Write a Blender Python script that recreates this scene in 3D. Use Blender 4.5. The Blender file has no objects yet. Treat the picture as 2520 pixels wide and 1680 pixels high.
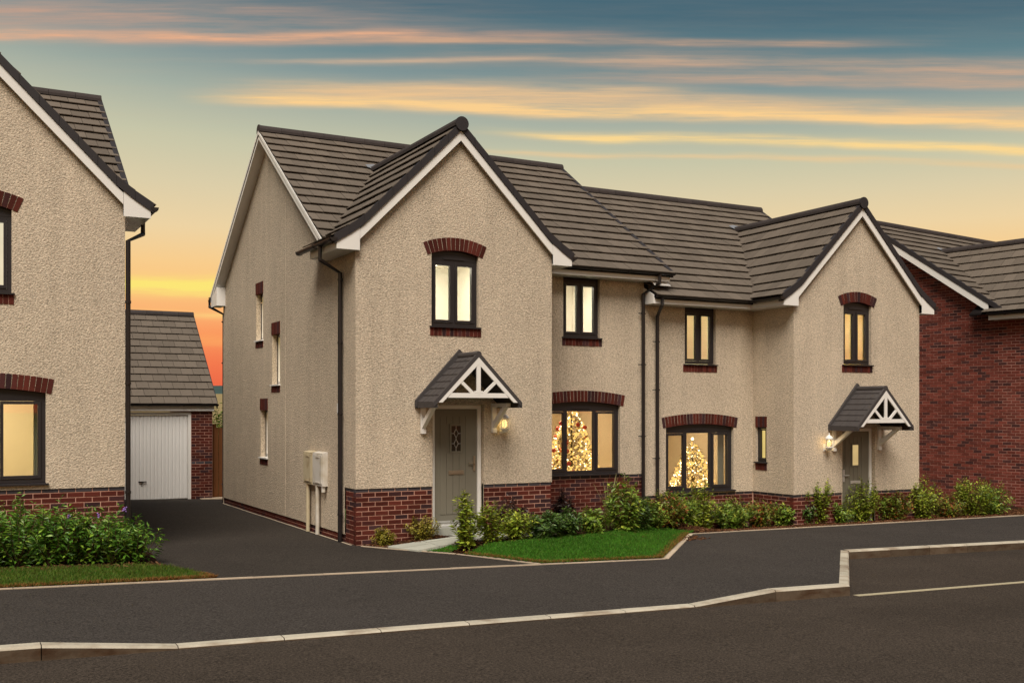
import bpy, bmesh, math, random
from mathutils import Vector, Matrix
rnd = random.Random(11)
sc = bpy.context.scene
COL = sc.collection
R = math.radians

# ------------------------------------------------------------------ camera
CAM = Vector((-5.785, -15.83, 2.1)); YAW = R(28.5); FPX = 2600 / 2520
cd = bpy.data.cameras.new("camera"); cam = bpy.data.objects.new("camera", cd); COL.objects.link(cam)
cam.location = CAM; cam.rotation_euler = (R(90), 0, -YAW)
cd.sensor_width = 36; cd.lens = 36 * FPX; cd.shift_y = 170 / 2520
cd.clip_start = 0.1; cd.clip_end = 6000
sc.camera = cam

# ------------------------------------------------------------------ sun and exposure
SUN_EL, SUN_AZ = R(54), R(-146)          # azimuth from +Y towards +X
sd = bpy.data.lights.new("sun", 'SUN'); sun = bpy.data.objects.new("sun", sd); COL.objects.link(sun)
sd.energy = 4.6; sd.angle = R(36); sd.color = (1.0, 0.905, 0.79)
sdir = Vector((math.sin(SUN_AZ) * math.cos(SUN_EL), math.cos(SUN_AZ) * math.cos(SUN_EL), math.sin(SUN_EL)))
sun.rotation_euler = (-sdir).to_track_quat('-Z', 'Y').to_euler()
vs = sc.view_settings
sc.display_settings.display_device = 'sRGB'
vs.view_transform = 'Standard'; vs.look = 'None'; vs.exposure = 0.0; vs.gamma = 1.0; vs.use_curve_mapping = False
sc.render.engine = 'CYCLES'
cy = sc.cycles
cy.use_denoising = True; cy.denoising_prefilter = 'ACCURATE'; cy.denoising_input_passes = 'RGB_ALBEDO_NORMAL'; cy.max_bounces = 6; cy.diffuse_bounces = 3; cy.glossy_bounces = 3
cy.transmission_bounces = 4; cy.transparent_max_bounces = 10; cy.sample_clamp_indirect = 6
cy.caustics_reflective = False; cy.caustics_refractive = False

def lin(r, g, b):
    f = lambda c: (c / 255 / 12.92) if c / 255 <= .04045 else ((c / 255 + .055) / 1.055) ** 2.4
    return (f(r), f(g), f(b), 1)

# ------------------------------------------------------------------ sky (world)
world = bpy.data.worlds.new("World"); sc.world = world; world.use_nodes = True
nt = world.node_tree; nt.nodes.clear()
def N(t, **k):
    n = nt.nodes.new(t)
    for a, b in k.items(): setattr(n, a, b)
    return n
def L(a, b): nt.links.new(a, b)
def MA(op, a, b=None, c=None, clamp=False):
    n = N('ShaderNodeMath', operation=op); n.use_clamp = clamp
    for i, q in enumerate((a, b, c)):
        if q is None: continue
        if isinstance(q, (int, float)): n.inputs[i].default_value = q
        else: L(q, n.inputs[i])
    return n.outputs[0]
tc = N('ShaderNodeTexCoord'); sx = N('ShaderNodeSeparateXYZ'); L(tc.outputs['Generated'], sx.inputs[0])
X_, Y_, Z_ = sx.outputs
EL = MA('MULTIPLY', MA('ARCSINE', Z_), 180 / math.pi)
AZ = MA('MULTIPLY', MA('ARCTAN2', X_, Y_), 180 / math.pi)
ramp = N('ShaderNodeValToRGB')
AZc = MA('MINIMUM', MA('MAXIMUM', AZ, -20), 75)       # the sky darkens a little away from the sunset
hs_ = N('ShaderNodeMapRange', interpolation_type='SMOOTHSTEP'); L(EL, hs_.inputs[0]); hs_.inputs[1].default_value = 9; hs_.inputs[2].default_value = 18
L(MA('DIVIDE', MA('ADD', MA('ADD', EL, MA('MULTIPLY', MA('MULTIPLY', MA('SUBTRACT', AZc, 24), .065), hs_.outputs[0])), 5), 95, clamp=True), ramp.inputs[0])
stops = [(-5, (200, 80, 60)), (1, (236, 98, 66)), (2.6, (246, 122, 76)), (4, (253, 152, 92)), (5.5, (254, 186, 118)), (7.5, (252, 206, 138)),
         (9.5, (240, 213, 164)), (11.5, (222, 208, 170)), (13.5, (201, 200, 170)), (15.5, (168, 178, 164)), (17.3, (132, 152, 152)),
         (19, (98, 131, 139)), (21, (73, 106, 120)), (26, (62, 94, 112)), (45, (60, 88, 108)), (90, (48, 74, 98))]
cr = ramp.color_ramp
while len(cr.elements) < len(stops): cr.elements.new(0.5)
for e, (d, c) in zip(cr.elements, stops): e.position = (d + 5) / 95; e.color = lin(*c)
# streaky cirrus: straight cloud lanes seen in perspective; U runs along them, V is their height over the sunset direction
SA = R(28.5)
FW = MA('MAXIMUM', MA('ABSOLUTE', MA('ADD', MA('MULTIPLY', X_, math.sin(SA)), MA('MULTIPLY', Y_, math.cos(SA)))), .12)
U = MA('MULTIPLY', MA('DIVIDE', MA('SUBTRACT', MA('MULTIPLY', X_, math.cos(SA)), MA('MULTIPLY', Y_, math.sin(SA))), FW), 10)
V = MA('MULTIPLY', MA('DIVIDE', Z_, FW), 100)
def cloudnoise(su, sv, z, detail, rough=.55):
    cv = N('ShaderNodeCombineXYZ'); L(MA('MULTIPLY', U, su), cv.inputs[0]); L(MA('MULTIPLY_ADD', U, .06, MA('MULTIPLY', V, sv)), cv.inputs[1]); cv.inputs[2].default_value = z
    n = N('ShaderNodeTexNoise'); n.inputs['Scale'].default_value = 1; n.inputs['Detail'].default_value = detail; n.inputs['Roughness'].default_value = rough
    L(cv.outputs[0], n.inputs['Vector']); return n.outputs[0]
wob = MA('MULTIPLY', MA('SUBTRACT', cloudnoise(.30, .12, 3.7, 4), .5), 2.2)
streak = MA('MULTIPLY_ADD', cloudnoise(.55, .95, 0, 7, .62), 3.0, -.95, clamp=True)
fine = MA('MULTIPLY_ADD', cloudnoise(1.3, 3.2, 9.1, 6, .65), 2.6, -.8, clamp=True)
tex = MA('MULTIPLY_ADD', MA('MULTIPLY', streak, fine), .55, MA('MULTIPLY', streak, .55))
def band(col_in, u0, u1, v0, k, w, soft, colour, strength):
    """one long thin cloud lane: height v0 at u = 0, tilt k, thickness w, from u0 to u1"""
    d = MA('SUBTRACT', MA('SUBTRACT', MA('ADD', V, wob), v0), MA('MULTIPLY', U, k))
    q = MA('DIVIDE', d, w); g = MA('EXPONENT', MA('MULTIPLY', MA('MULTIPLY', q, q), -1))
    def edge(x, a, b):
        m = N('ShaderNodeMapRange', interpolation_type='SMOOTHSTEP'); L(U, m.inputs[0]); m.inputs[1].default_value = x - soft; m.inputs[2].default_value = x + soft
        m.inputs[3].default_value = a; m.inputs[4].default_value = b; return m.outputs[0]
    f = MA('MULTIPLY', MA('MULTIPLY', g, edge(u0, 0, 1)), MA('MULTIPLY', edge(u1, 1, 0), MA('MULTIPLY', MA('ADD', tex, .22), strength)), clamp=True)
    mx = N('ShaderNodeMix', data_type='RGBA'); L(f, mx.inputs[0]); L(col_in, mx.inputs[6]); mx.inputs[7].default_value = lin(*colour)
    return mx.outputs[2]
c = ramp.outputs[0]
c = band(c, -30, -1.6, 37.3, 0, 1.6, 2.2, (200, 160, 138), .8)
c = band(c, -30, -.2, 35.6, .05, .50, 2.0, (238, 178, 138), 1.25)
c = band(c, -2, 3.2, 35.0, -.1, .35, 1.2, (214, 170, 136), .75)
c = band(c, -2.6, 2.0, 33.1, -.04, .25, 1.5, (206, 178, 150), .8)
c = band(c, 0, 14, 33.2, -.24, 1.0, 1.8, (208, 170, 140), .75)
c = band(c, .8, 14, 31.4, -.10, .45, 1.2, (220, 174, 138), .75)
c = band(c, -2.4, 1.5, 30.0, -.2, .8, .9, (236, 196, 146), .9)
c = band(c, -2.2, 14, 29.3, -.30, .9, .9, (236, 196, 146), .9)
c = band(c, -2.6, 14, 28.6, -.34, .5, .7, (254, 210, 144), 1.5)
c = band(c, .3, 14, 26.3, -.36, .42, .9, (254, 218, 146), 1.5)
c = band(c, -.8, 14, 24.4, -.25, .30, 1.5, (240, 204, 150), .7)
c = band(c, -30, 14, 12.0, 0, .75, 6, (255, 232, 118), 1.9)
c = band(c, -30, 14, 9.4, .1, .5, 6, (255, 206, 124), .8)
c = band(c, -30, 14, 6.4, 0, .6, 6, (255, 172, 98), .8)
# faint thin cirrus everywhere above the horizon
hm = N('ShaderNodeMapRange', interpolation_type='SMOOTHSTEP'); L(EL, hm.inputs[0]); hm.inputs[1].default_value = 7; hm.inputs[2].default_value = 16
mx = N('ShaderNodeMix', data_type='RGBA'); L(MA('MULTIPLY', MA('MULTIPLY', tex, hm.outputs[0]), .05), mx.inputs[0]); L(c, mx.inputs[6]); mx.inputs[7].default_value = lin(226, 186, 150)
c = mx.outputs[2]
bg = N('ShaderNodeBackground'); L(c, bg.inputs[0]); bg.inputs[1].default_value = 1.0
nish = N('ShaderNodeTexSky'); nish.sky_type = 'NISHITA'; nish.sun_disc = False; nish.sun_elevation = SUN_EL; nish.sun_rotation = SUN_AZ
bgn = N('ShaderNodeBackground'); L(nish.outputs[0], bgn.inputs[0]); bgn.inputs[1].default_value = .05
ms = N('ShaderNodeMixShader'); ms.inputs[0].default_value = .03; L(bg.outputs[0], ms.inputs[1]); L(bgn.outputs[0], ms.inputs[2])
wo = N('ShaderNodeOutputWorld'); L(ms.outputs[0], wo.inputs[0])

# ------------------------------------------------------------------ materials
def material(name, col, rough=.7, spec=.3, noise=(), rand=0., island=0., bump=None, trans=0., stain=None, metal=0., tint=None):
    m = bpy.data.materials.new(name); m.use_nodes = True
    t = m.node_tree; b = t.nodes['Principled BSDF']
    def nn(k, **kw):
        n = t.nodes.new(k)
        for a, v in kw.items(): setattr(n, a, v)
        return n
    def ma(op, a, bb):
        n = nn('ShaderNodeMath', operation=op)
        for i, q in enumerate((a, bb)):
            if isinstance(q, (int, float)): n.inputs[i].default_value = q
            else: t.links.new(q, n.inputs[i])
        return n.outputs[0]
    geo = nn('ShaderNodeNewGeometry')
    def nz(scale, detail=3, stretch=(1, 1, 1), rough=.55):
        n = nn('ShaderNodeTexNoise'); n.inputs['Scale'].default_value = scale; n.inputs['Detail'].default_value = detail; n.inputs['Roughness'].default_value = rough
        mp = nn('ShaderNodeMapping'); mp.inputs['Scale'].default_value = stretch; mp.inputs['Rotation'].default_value = (0, 0, .62); mp.inputs['Location'].default_value = (.371, .713, .529)
        t.links.new(geo.outputs['Position'], mp.inputs[0]); t.links.new(mp.outputs[0], n.inputs['Vector'])
        return n.outputs[0]
    v = None
    def add(x):
        nonlocal v
        v = x if v is None else ma('ADD', v, x)
    for q in noise:                                       # (scale, amount[, stretch])
        add(ma('MULTIPLY', ma('SUBTRACT', nz(q[0], 4, q[2] if len(q) > 2 else (1, 1, 1)), .5), q[1] * 2))
    if rand:
        oi = nn('ShaderNodeObjectInfo'); add(ma('MULTIPLY', ma('SUBTRACT', oi.outputs['Random'], .5), rand * 2))
    if island: add(ma('MULTIPLY', ma('SUBTRACT', geo.outputs['Random Per Island'], .5), island * 2))
    out = None
    base = nn('ShaderNodeRGB'); base.outputs[0].default_value = (*col, 1); out = base.outputs[0]
    if tint:                                              # second colour by random (object or island)
        src = geo.outputs['Random Per Island'] if island else nn('ShaderNodeObjectInfo').outputs['Random']
        r2 = ma('FRACT', ma('MULTIPLY', src, 7.31), 0)
        mp = nn('ShaderNodeMapRange'); mp.inputs[1].default_value = 1 - tint[1] - .1; mp.inputs[2].default_value = 1 - tint[1] + .1
        t.links.new(r2, mp.inputs[0])
        mx = nn('ShaderNodeMix', data_type='RGBA'); t.links.new(mp.outputs[0], mx.inputs[0]); t.links.new(out, mx.inputs[6]); mx.inputs[7].default_value = (*tint[0], 1)
        out = mx.outputs[2]
    if stain:                                             # (colour, scale, lo, hi, stretch)
        mp = nn('ShaderNodeMapRange'); mp.inputs[1].default_value = stain[2]; mp.inputs[2].default_value = stain[3]
        t.links.new(nz(stain[1], 5, stain[4] if len(stain) > 4 else (1, 1, 1)), mp.inputs[0])
        mx = nn('ShaderNodeMix', data_type='RGBA'); t.links.new(mp.outputs[0], mx.inputs[0]); t.links.new(out, mx.inputs[6]); mx.inputs[7].default_value = (*stain[0], 1)
        out = mx.outputs[2]
    if v is not None:
        hs = nn('ShaderNodeHueSaturation'); t.links.new(ma('MAXIMUM', ma('ADD', v, 1.0), .05), hs.inputs['Value']); t.links.new(out, hs.inputs['Color']); out = hs.outputs[0]
    t.links.new(out, b.inputs['Base Color'])
    b.inputs['Roughness'].default_value = rough; b.inputs['Specular IOR Level'].default_value = spec; b.inputs['Metallic'].default_value = metal
    if bump:                                              # (scale, strength, distance[, stretch])
        bp = nn('ShaderNodeBump'); bp.inputs['Strength'].default_value = bump[1]; bp.inputs['Distance'].default_value = bump[2]
        t.links.new(nz(bump[0], 3, bump[3] if len(bump) > 3 else (1, 1, 1)), bp.inputs['Height']); t.links.new(bp.outputs[0], b.inputs['Normal'])
    if trans:
        tr = nn('ShaderNodeBsdfTranslucent'); t.links.new(out, tr.inputs[0])
        mxs = nn('ShaderNodeMixShader'); mxs.inputs[0].default_value = trans
        t.links.new(b.outputs[0], mxs.inputs[1]); t.links.new(tr.outputs[0], mxs.inputs[2]); t.links.new(mxs.outputs[0], t.nodes['Material Output'].inputs[0])
    return m
def emission(name, col, strength, noise=None):
    m = bpy.data.materials.new(name); m.use_nodes = True; t = m.node_tree; t.nodes.clear()
    e = t.nodes.new('ShaderNodeEmission'); e.inputs[0].default_value = (*col, 1); e.inputs[1].default_value = strength
    o = t.nodes.new('ShaderNodeOutputMaterial'); t.links.new(e.outputs[0], o.inputs[0])
    if noise:
        g = t.nodes.new('ShaderNodeNewGeometry'); mp = t.nodes.new('ShaderNodeMapping'); mp.inputs['Scale'].default_value = noise[1]
        n = t.nodes.new('ShaderNodeTexNoise'); n.inputs['Scale'].default_value = noise[0]; n.inputs['Detail'].default_value = 3
        t.links.new(g.outputs['Position'], mp.inputs[0]); t.links.new(mp.outputs[0], n.inputs['Vector'])
        mr = t.nodes.new('ShaderNodeMapRange'); mr.inputs[1].default_value = .3; mr.inputs[2].default_value = .7
        mr.inputs[3].default_value = strength * (1 - noise[2]); mr.inputs[4].default_value = strength * (1 + noise[2])
        t.links.new(n.outputs[0], mr.inputs[0]); t.links.new(mr.outputs[0], e.inputs[1])
    return m
def glass_material(name, refl=.06, tint=(1, 1, 1), fres=.5):
    m = bpy.data.materials.new(name); m.use_nodes = True; t = m.node_tree; t.nodes.clear()
    g = t.nodes.new('ShaderNodeBsdfGlossy'); g.inputs['Roughness'].default_value = .02
    tr = t.nodes.new('ShaderNodeBsdfTransparent'); tr.inputs[0].default_value = (*tint, 1)
    f = t.nodes.new('ShaderNodeLayerWeight'); f.inputs[0].default_value = .25
    a = t.nodes.new('ShaderNodeMath'); a.operation = 'MULTIPLY_ADD'; a.inputs[1].default_value = fres; a.inputs[2].default_value = refl
    t.links.new(f.outputs['Fresnel'], a.inputs[0])
    mx = t.nodes.new('ShaderNodeMixShader'); t.links.new(a.outputs[0], mx.inputs[0]); t.links.new(tr.outputs[0], mx.inputs[1]); t.links.new(g.outputs[0], mx.inputs[2])
    o = t.nodes.new('ShaderNodeOutputMaterial'); t.links.new(mx.outputs[0], o.inputs[0])
    return m

ROUGHCAST = material('roughcast', (.54, .455, .352), .95, .1, noise=((38, .85, (1, 1, 1.25)), (85, .45), (.45, .12), (2.2, .10), (1.3, .17, (3, 3, .3))), bump=(40, .72, .027, (1, 1, 1.2)))
UPVC = material('white_upvc', (.79, .775, .745), .4, .4, noise=((1.2, .06),))
DARK = material('anthracite_upvc', (.022, .019, .021), .45, .4, noise=((3, .1),))
BLACK = material('black_gutter', (.012, .010, .011), .35, .5)
TILE = material('roof_tile', (.132, .108, .086), .85, .2, noise=((14, .16), (1.1, .10)), rand=.12, island=.0, bump=(60, .25, .01))
TILE_S = material('roof_tile_joined', (.132, .108, .086), .85, .2, noise=((14, .16), (1.1, .10)), island=.12, bump=(60, .25, .01))
RIDGE = material('ridge_tile', (.045, .036, .034), .8, .25, noise=((9, .2),), rand=.12)
VERGE = material('dry_verge', (.030, .026, .028), .6, .3, noise=((5, .15),))
DECK = material('roof_underlay', (.012, .010, .010), .95, .05)
BRICK = material('red_brick', (.085, .019, .013), .9, .15, noise=((35, .22), (7, .14)), rand=.34, tint=((.048, .022, .024), .22), bump=(90, .35, .008))
BRICK_S = material('red_brick_joined', (.085, .019, .013), .9, .15, noise=((35, .22), (7, .14)), island=.3, tint=((.048, .022, .024), .22), bump=(90, .35, .008))
BLUEBRICK = material('blue_brick', (.052, .045, .052), .7, .25, noise=((30, .2),), rand=.25)
BRICK3 = material('multi_red_brick', (.165, .043, .031), .9, .15, noise=((30, .35), (9, .3)), rand=.25, tint=((.070, .028, .026), .25), bump=(90, .35, .008))
BRICK3_S = material('multi_red_brick_joined', (.165, .043, .031), .9, .15, noise=((30, .35), (9, .3)), island=.25, tint=((.070, .028, .026), .25), bump=(90, .35, .008))
MORTAR = material('mortar', (.50, .28, .21), .95, .1, noise=((12, .2), (2, .12)))
MORTAR3 = material('mortar_house', (.36, .19, .15), .95, .1, noise=((12, .2),))
LEAD = material('lead_flashing', (.20, .21, .23), .6, .4, noise=((6, .2),))
DOORM = material('sage_door', (.180, .166, .130), .5, .35, noise=((40, .05, (1, 1, .1)),))
BRASS = material('brass', (.26, .21, .15), .3, .6, metal=.3)
CHROME = material('chrome', (.55, .54, .52), .3, .6, metal=.35)
CANOPY = material('canopy_moulding', (.056, .050, .050), .7, .25, noise=((8, .15),))
GLASS = glass_material('window_glass', .09)
GLASSM = glass_material('obscured_glass', .03, fres=.10)
DARKGLASS = material('dark_door_glass', (.020, .018, .016), .15, .5)
BLIND = {k: emission('lit_blind_' + k, c, s, (1.3, (1, 1, 2.2), .10)) for k, c, s in (
    ('cream', (1, .87, .56), .86), ('ivory', (1, .90, .66), .84), ('amber', (1, .66, .22), .74), ('honey', (1, .70, .30), .60), ('yellow', (1, .74, .24), .80))}
ROOM = material('room_paint', (.78, .68, .52), .9, .1, noise=((2, .06),))
CURTAIN = material('curtain', (.45, .46, .36), .9, .1, noise=((3, .15),), trans=.3)
PAINTW = material('white_room_paint', (.88, .86, .78), .9, .1)
PAINTY = material('cream_room_paint', (.86, .80, .60), .9, .1)
PAINTA = material('amber_room_paint', (.84, .68, .26), .9, .1)
SLAT = material('blind_slat', (.75, .70, .55), .7, .2, trans=.4)
CEILW = emission('upstairs_lamp', (1, .92, .73), 33)
CEIL = emission('ceiling_lamp', (1, .77, .49), 36)
BULB = emission('fairy_bulb', (1, .60, .16), 1.6)
BULBW = emission('fairy_bulb_white', (1, .82, .46), 6)
LAMPGLOW = emission('lantern_bulb', (1, .74, .28), 1.6)
NEEDLE = material('fir_needles', (.34, .24, .06), .7, .3, island=.5)
BAUBLE = material('red_bauble', (.75, .05, .03), .3, .5)
PAVE = material('pavement_asphalt', (.046, .040, .036), .95, .12, noise=((110, 1.5), (45, 1.5), (.5, .20), (4, .10)), bump=(70, .6, .012))
DRIVE = material('driveway_asphalt', (.040, .034, .029), .95, .10, noise=((110, 1.5), (45, 1.4), (.45, .24), (4, .12)), bump=(70, .6, .012))
ROADM = material('road_asphalt', (.048, .0375, .0295), .95, .12, noise=((110, 1.5), (45, 1.5), (.4, .26), (2.5, .14), (.8, .22, (.2, 1, 1))), bump=(70, .6, .012))
PAINT = material('road_paint', (.40, .35, .235), .85, .2, noise=((60, .2),), stain=((.10, .08, .06), 30, .58, .75))
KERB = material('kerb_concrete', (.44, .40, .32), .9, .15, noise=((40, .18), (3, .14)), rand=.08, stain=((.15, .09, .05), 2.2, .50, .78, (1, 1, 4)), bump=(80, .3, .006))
KERBF = material('kerb_face_dirt_shade', (.095, .070, .048), .95, .1, noise=((30, .25), (2.5, .3)), rand=.2, stain=((.055, .030, .016), 3, .45, .7, (1, 1, 3)), bump=(80, .3, .006))  # brown road dirt, with the shade of the kerb face painted into the colour
EDGE = material('edging_concrete', (.46, .375, .28), .9, .15, noise=((40, .15), (2, .2)), rand=.1)
FLAG = material('paving_slab', (.36, .365, .315), .9, .15, noise=((30, .15), (3, .15)), rand=.12)
SOIL = material('soil', (.028, .014, .009), 1, .05, noise=((25, .4),), bump=(40, .8, .03))
CHIP = material('bark_chip', (.085, .036, .016), .9, .1, island=.6, tint=((.17, .085, .042), .2))
TURF = material('turf', (.026, .085, .008), 1, .05, noise=((30, .3), (2, .2)))
GRASS = material('grass_blade', (.056, .180, .012), .6, .2, island=.5, noise=((1.3, .45), (5, .3)), trans=.25, tint=((.085, .14, .018), .2))
VGRASS = material('verge_grass_blade', (.072, .125, .012), .6, .2, island=.5, noise=((1.3, .4), (5, .3)), trans=.25, tint=((.12, .12, .025), .25))
DRY = material('dry_grass', (.20, .092, .030), .8, .1, island=.5)
def leafmat(n, c, tint, amt, trans=.22): return material('leaf_' + n, c, .42, .45, island=.45, noise=((3, .2),), trans=trans, tint=(tint, amt))
LEAF = {'hedge': leafmat('hedge', (.080, .20, .018), (.21, .34, .034), .28), 'bright': leafmat('bright', (.22, .30, .026), (.38, .41, .05), .3),
        'dark': leafmat('dark', (.065, .135, .024), (.13, .21, .036), .25), 'red': leafmat('red', (.18, .23, .026), (.36, .085, .026), .2),
        'gold': leafmat('gold', (.27, .25, .03), (.36, .29, .04), .35), 'purple': leafmat('purple', (.032, .018, .016), (.055, .028, .018), .3),
        'mid': leafmat('mid', (.15, .25, .028), (.31, .35, .045), .28)}
TWIG = material('twig', (.07, .042, .025), .9, .1)
SPIKE = material('spiky_leaf', (.16, .17, .05), .5, .3, island=.3, tint=((.28, .26, .12), .4), trans=.2)
FLOWER = material('lilac_petal', (.42, .26, .70), .6, .2, trans=.3)
TIMBER = material('fence_timber', (.155, .060, .022), .85, .15, noise=((6, .25, (4, 4, .4)),), rand=.2)
GDOOR = material('garage_door_white', (.80, .79, .775), .4, .4, noise=((1, .04),))
METER = material('meter_box_white', (.60, .57, .52), .5, .3, noise=((6, .1),), stain=((.36, .29, .17), 2.5, .45, .8))
METERY = material('meter_box_yellowed', (.50, .43, .29), .5, .3, noise=((6, .1),), stain=((.26, .17, .08), 4, .5, .8))
HILLW = material('hazed_hill_woods', (.055, .085, .080), 1, 0, noise=((.02, .3), (.1, .3)))  # distance haze is painted in as a bluish tone of the woods
FIELD = material('field', (.26, .20, .10), 1, 0, noise=((.01, .2),))
GROUND = material('ground_grass', (.050, .070, .020), 1, .05, noise=((1, .2),))

# ------------------------------------------------------------------ mesh helpers
class MB:
    def __init__(s): s.v = []; s.f = []; s.m = []
    def face(s, pts, mi=0):
        n = len(s.v); s.v.extend(tuple(p) for p in pts); s.f.append(tuple(range(n, n + len(pts)))); s.m.append(mi)
    def hexa(s, p, mi=0):
        n = len(s.v); s.v.extend(tuple(q) for q in p)
        for q in ((3, 2, 1, 0), (4, 5, 6, 7), (0, 1, 5, 4), (1, 2, 6, 5), (2, 3, 7, 6), (3, 0, 4, 7)): s.f.append(tuple(n + i for i in q)); s.m.append(mi)
    def box(s, a, b, P=None, mi=0):
        P = P or (lambda *q: q); (x0, y0, z0), (x1, y1, z1) = a, b
        s.hexa([P(*q) for q in ((x0, y0, z0), (x1, y0, z0), (x1, y1, z0), (x0, y1, z0), (x0, y0, z1), (x1, y0, z1), (x1, y1, z1), (x0, y1, z1))], mi)
    def prism(s, poly, vec, mi=0):
        n = len(s.v); k = len(poly); vec = Vector(vec)
        s.v.extend(tuple(p) for p in poly); s.v.extend(tuple(Vector(p) + vec) for p in poly)
        s.f.append(tuple(range(n, n + k))); s.f.append(tuple(range(n + 2 * k - 1, n + k - 1, -1))); s.m += [mi, mi]
        for i in range(k): j = (i + 1) % k; s.f.append((n + i, n + k + i, n + k + j, n + j)); s.m.append(mi)
    def tube(s, path, r, n=8, mi=0):
        path = [Vector(p) for p in path]; rings = []
        for i, p in enumerate(path):
            d = (path[min(i + 1, len(path) - 1)] - path[max(i - 1, 0)]).normalized()
            a = d.cross(Vector((.31, .2, .93))); a = a.normalized() if a.length > 1e-4 else d.orthogonal().normalized(); b = d.cross(a)
            rr = r[i] if isinstance(r, (list, tuple)) else r
            q = len(s.v); rings.append(q)
            s.v.extend(tuple(p + (a * math.cos(t) + b * math.sin(t)) * rr) for t in (2 * math.pi * k / n for k in range(n)))
        for q0, q1 in zip(rings, rings[1:]):
            for k in range(n): s.f.append((q0 + k, q0 + (k + 1) % n, q1 + (k + 1) % n, q1 + k)); s.m.append(mi)
        s.f.append(tuple(rings[0] + k for k in reversed(range(n)))); s.f.append(tuple(rings[-1] + k for k in range(n))); s.m += [mi, mi]
    def lathe(s, prof, c, n=14, mi=0):
        c = Vector(c); rings = []
        for r, z in prof:
            q = len(s.v); rings.append(q)
            s.v.extend((c.x + r * math.cos(2 * math.pi * k / n), c.y + r * math.sin(2 * math.pi * k / n), c.z + z) for k in range(n))
        for q0, q1 in zip(rings, rings[1:]):
            for k in range(n): s.f.append((q0 + k, q0 + (k + 1) % n, q1 + (k + 1) % n, q1 + k)); s.m.append(mi)
        s.f.append(tuple(rings[0] + k for k in reversed(range(n)))); s.f.append(tuple(rings[-1] + k for k in range(n))); s.m += [mi, mi]
    def ball(s, c, r, n=6, mi=0):
        s.lathe([(r * math.sin(math.pi * (i + .02) / (n + .04)), -r * math.cos(math.pi * (i + .02) / (n + .04))) for i in range(n + 1)], c, n + 2, mi)
    def mesh(s, name, mats, mir=False, recalc=True, smooth=False):
        me = bpy.data.meshes.new(name)
        v = [(-p[0], p[1], p[2]) for p in s.v] if mir else s.v
        f = [t[::-1] for t in s.f] if mir else s.f
        me.from_pydata(v, [], f)
        for m in (mats if isinstance(mats, (list, tuple)) else [mats]): me.materials.append(m)
        if any(s.m): me.polygons.foreach_set('material_index', s.m)
        if recalc:
            bm = bmesh.new(); bm.from_mesh(me); bmesh.ops.recalc_face_normals(bm, faces=bm.faces); bm.to_mesh(me); bm.free()
        if smooth: me.polygons.foreach_set('use_smooth', [True] * len(me.polygons))
        me.update(); return me
    def build(s, name, mats, parent=None, mir=False, recalc=True, smooth=False):
        o = bpy.data.objects.new(name, s.mesh(name, mats, mir, recalc, smooth)); COL.objects.link(o)
        if parent: o.parent = parent
        return o
def raw(name, verts, faces, mat, parent=None):
    me = bpy.data.meshes.new(name); me.from_pydata(verts, [], faces); me.materials.append(mat); me.update()
    o = bpy.data.objects.new(name, me); COL.objects.link(o)
    if parent: o.parent = parent
    return o
def empty(name, loc, rz=0):
    o = bpy.data.objects.new(name, None); COL.objects.link(o); o.location = loc; o.rotation_euler = (0, 0, rz); o.empty_display_size = .2; return o
def tag(o, label=None, cat=None, group=None, kind=None):
    if label: o['label'] = label
    if cat: o['category'] = cat
    if group: o['group'] = group
    if kind: o['kind'] = kind
    return o
def inst(name, me, parent, mat4):
    o = bpy.data.objects.new(name, me); COL.objects.link(o); o.parent = parent; o.matrix_local = mat4; return o
CS, SN = math.cos(YAW), math.sin(YAW)
def project(p):
    x, y = p[0] - CAM.x, p[1] - CAM.y; d = x * SN + y * CS
    if d < .5: return None
    return (1260 + 2600 * (x * CS - y * SN) / d, 1010 - 2600 * (p[2] - CAM.z) / d, d)
def sizekey(p):
    """sort key: large in view first, out of view last"""
    q = project(p)
    if q is None or not (-30 < q[0] < 2550 and -30 < q[1] < 1710): return 1e6
    return q[2]

def unit_brick(name, mat):
    b = MB(); x, y, z = .1075, .05, .0325; e = .004
    ring = lambda yy, s: [(-x + s, yy, -z + s), (x - s, yy, -z + s), (x - s, yy, z - s), (-x + s, yy, z - s)]
    n = len(b.v); b.v += ring(-y, e) + ring(-y + e, 0) + ring(y, 0)
    for k in (0, 4):
        for i in range(4): j = (i + 1) % 4; b.f.append((k + i, k + j, k + 4 + j, k + 4 + i)); b.m.append(0)
    b.f.append((3, 2, 1, 0)); b.f.append((8, 9, 10, 11)); b.m += [0, 0]
    return b.mesh(name, mat)
ME_BRICK = unit_brick('brick', BRICK); ME_BLUE = unit_brick('blue_brick', BLUEBRICK); ME_BRICK3 = unit_brick('brick_multi', BRICK3)
ME_CACHE = {}
def rowbricks(u0, u1, z0, z1, holes=(), course=.075, length=.225, phase=0):
    """stretcher bond: (centre u, centre z, brick length) of every brick, cut at the ends and at the holes"""
    out = []; j = 0; z = z1
    while z - course > z0 - .03:
        spans = [(u0, u1)]
        for h in holes:
            if h[2] < z - course / 2 < h[3]:
                spans = [q for a, b in spans for q in ((a, min(b, h[0])), (max(a, h[1]), b)) if q[1] - q[0] > .02]
        st = u0 + (length / 2 if (j + phase) % 2 else 0) - length
        for a, b in spans:
            u = st
            while u < b:
                x0, x1 = max(u, a), min(u + length, b)
                if x1 - x0 > .035: out.append(((x0 + x1) / 2, z - course / 2, x1 - x0 - .010))
                u += length
        z -= course; j += 1
    return out

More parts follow.
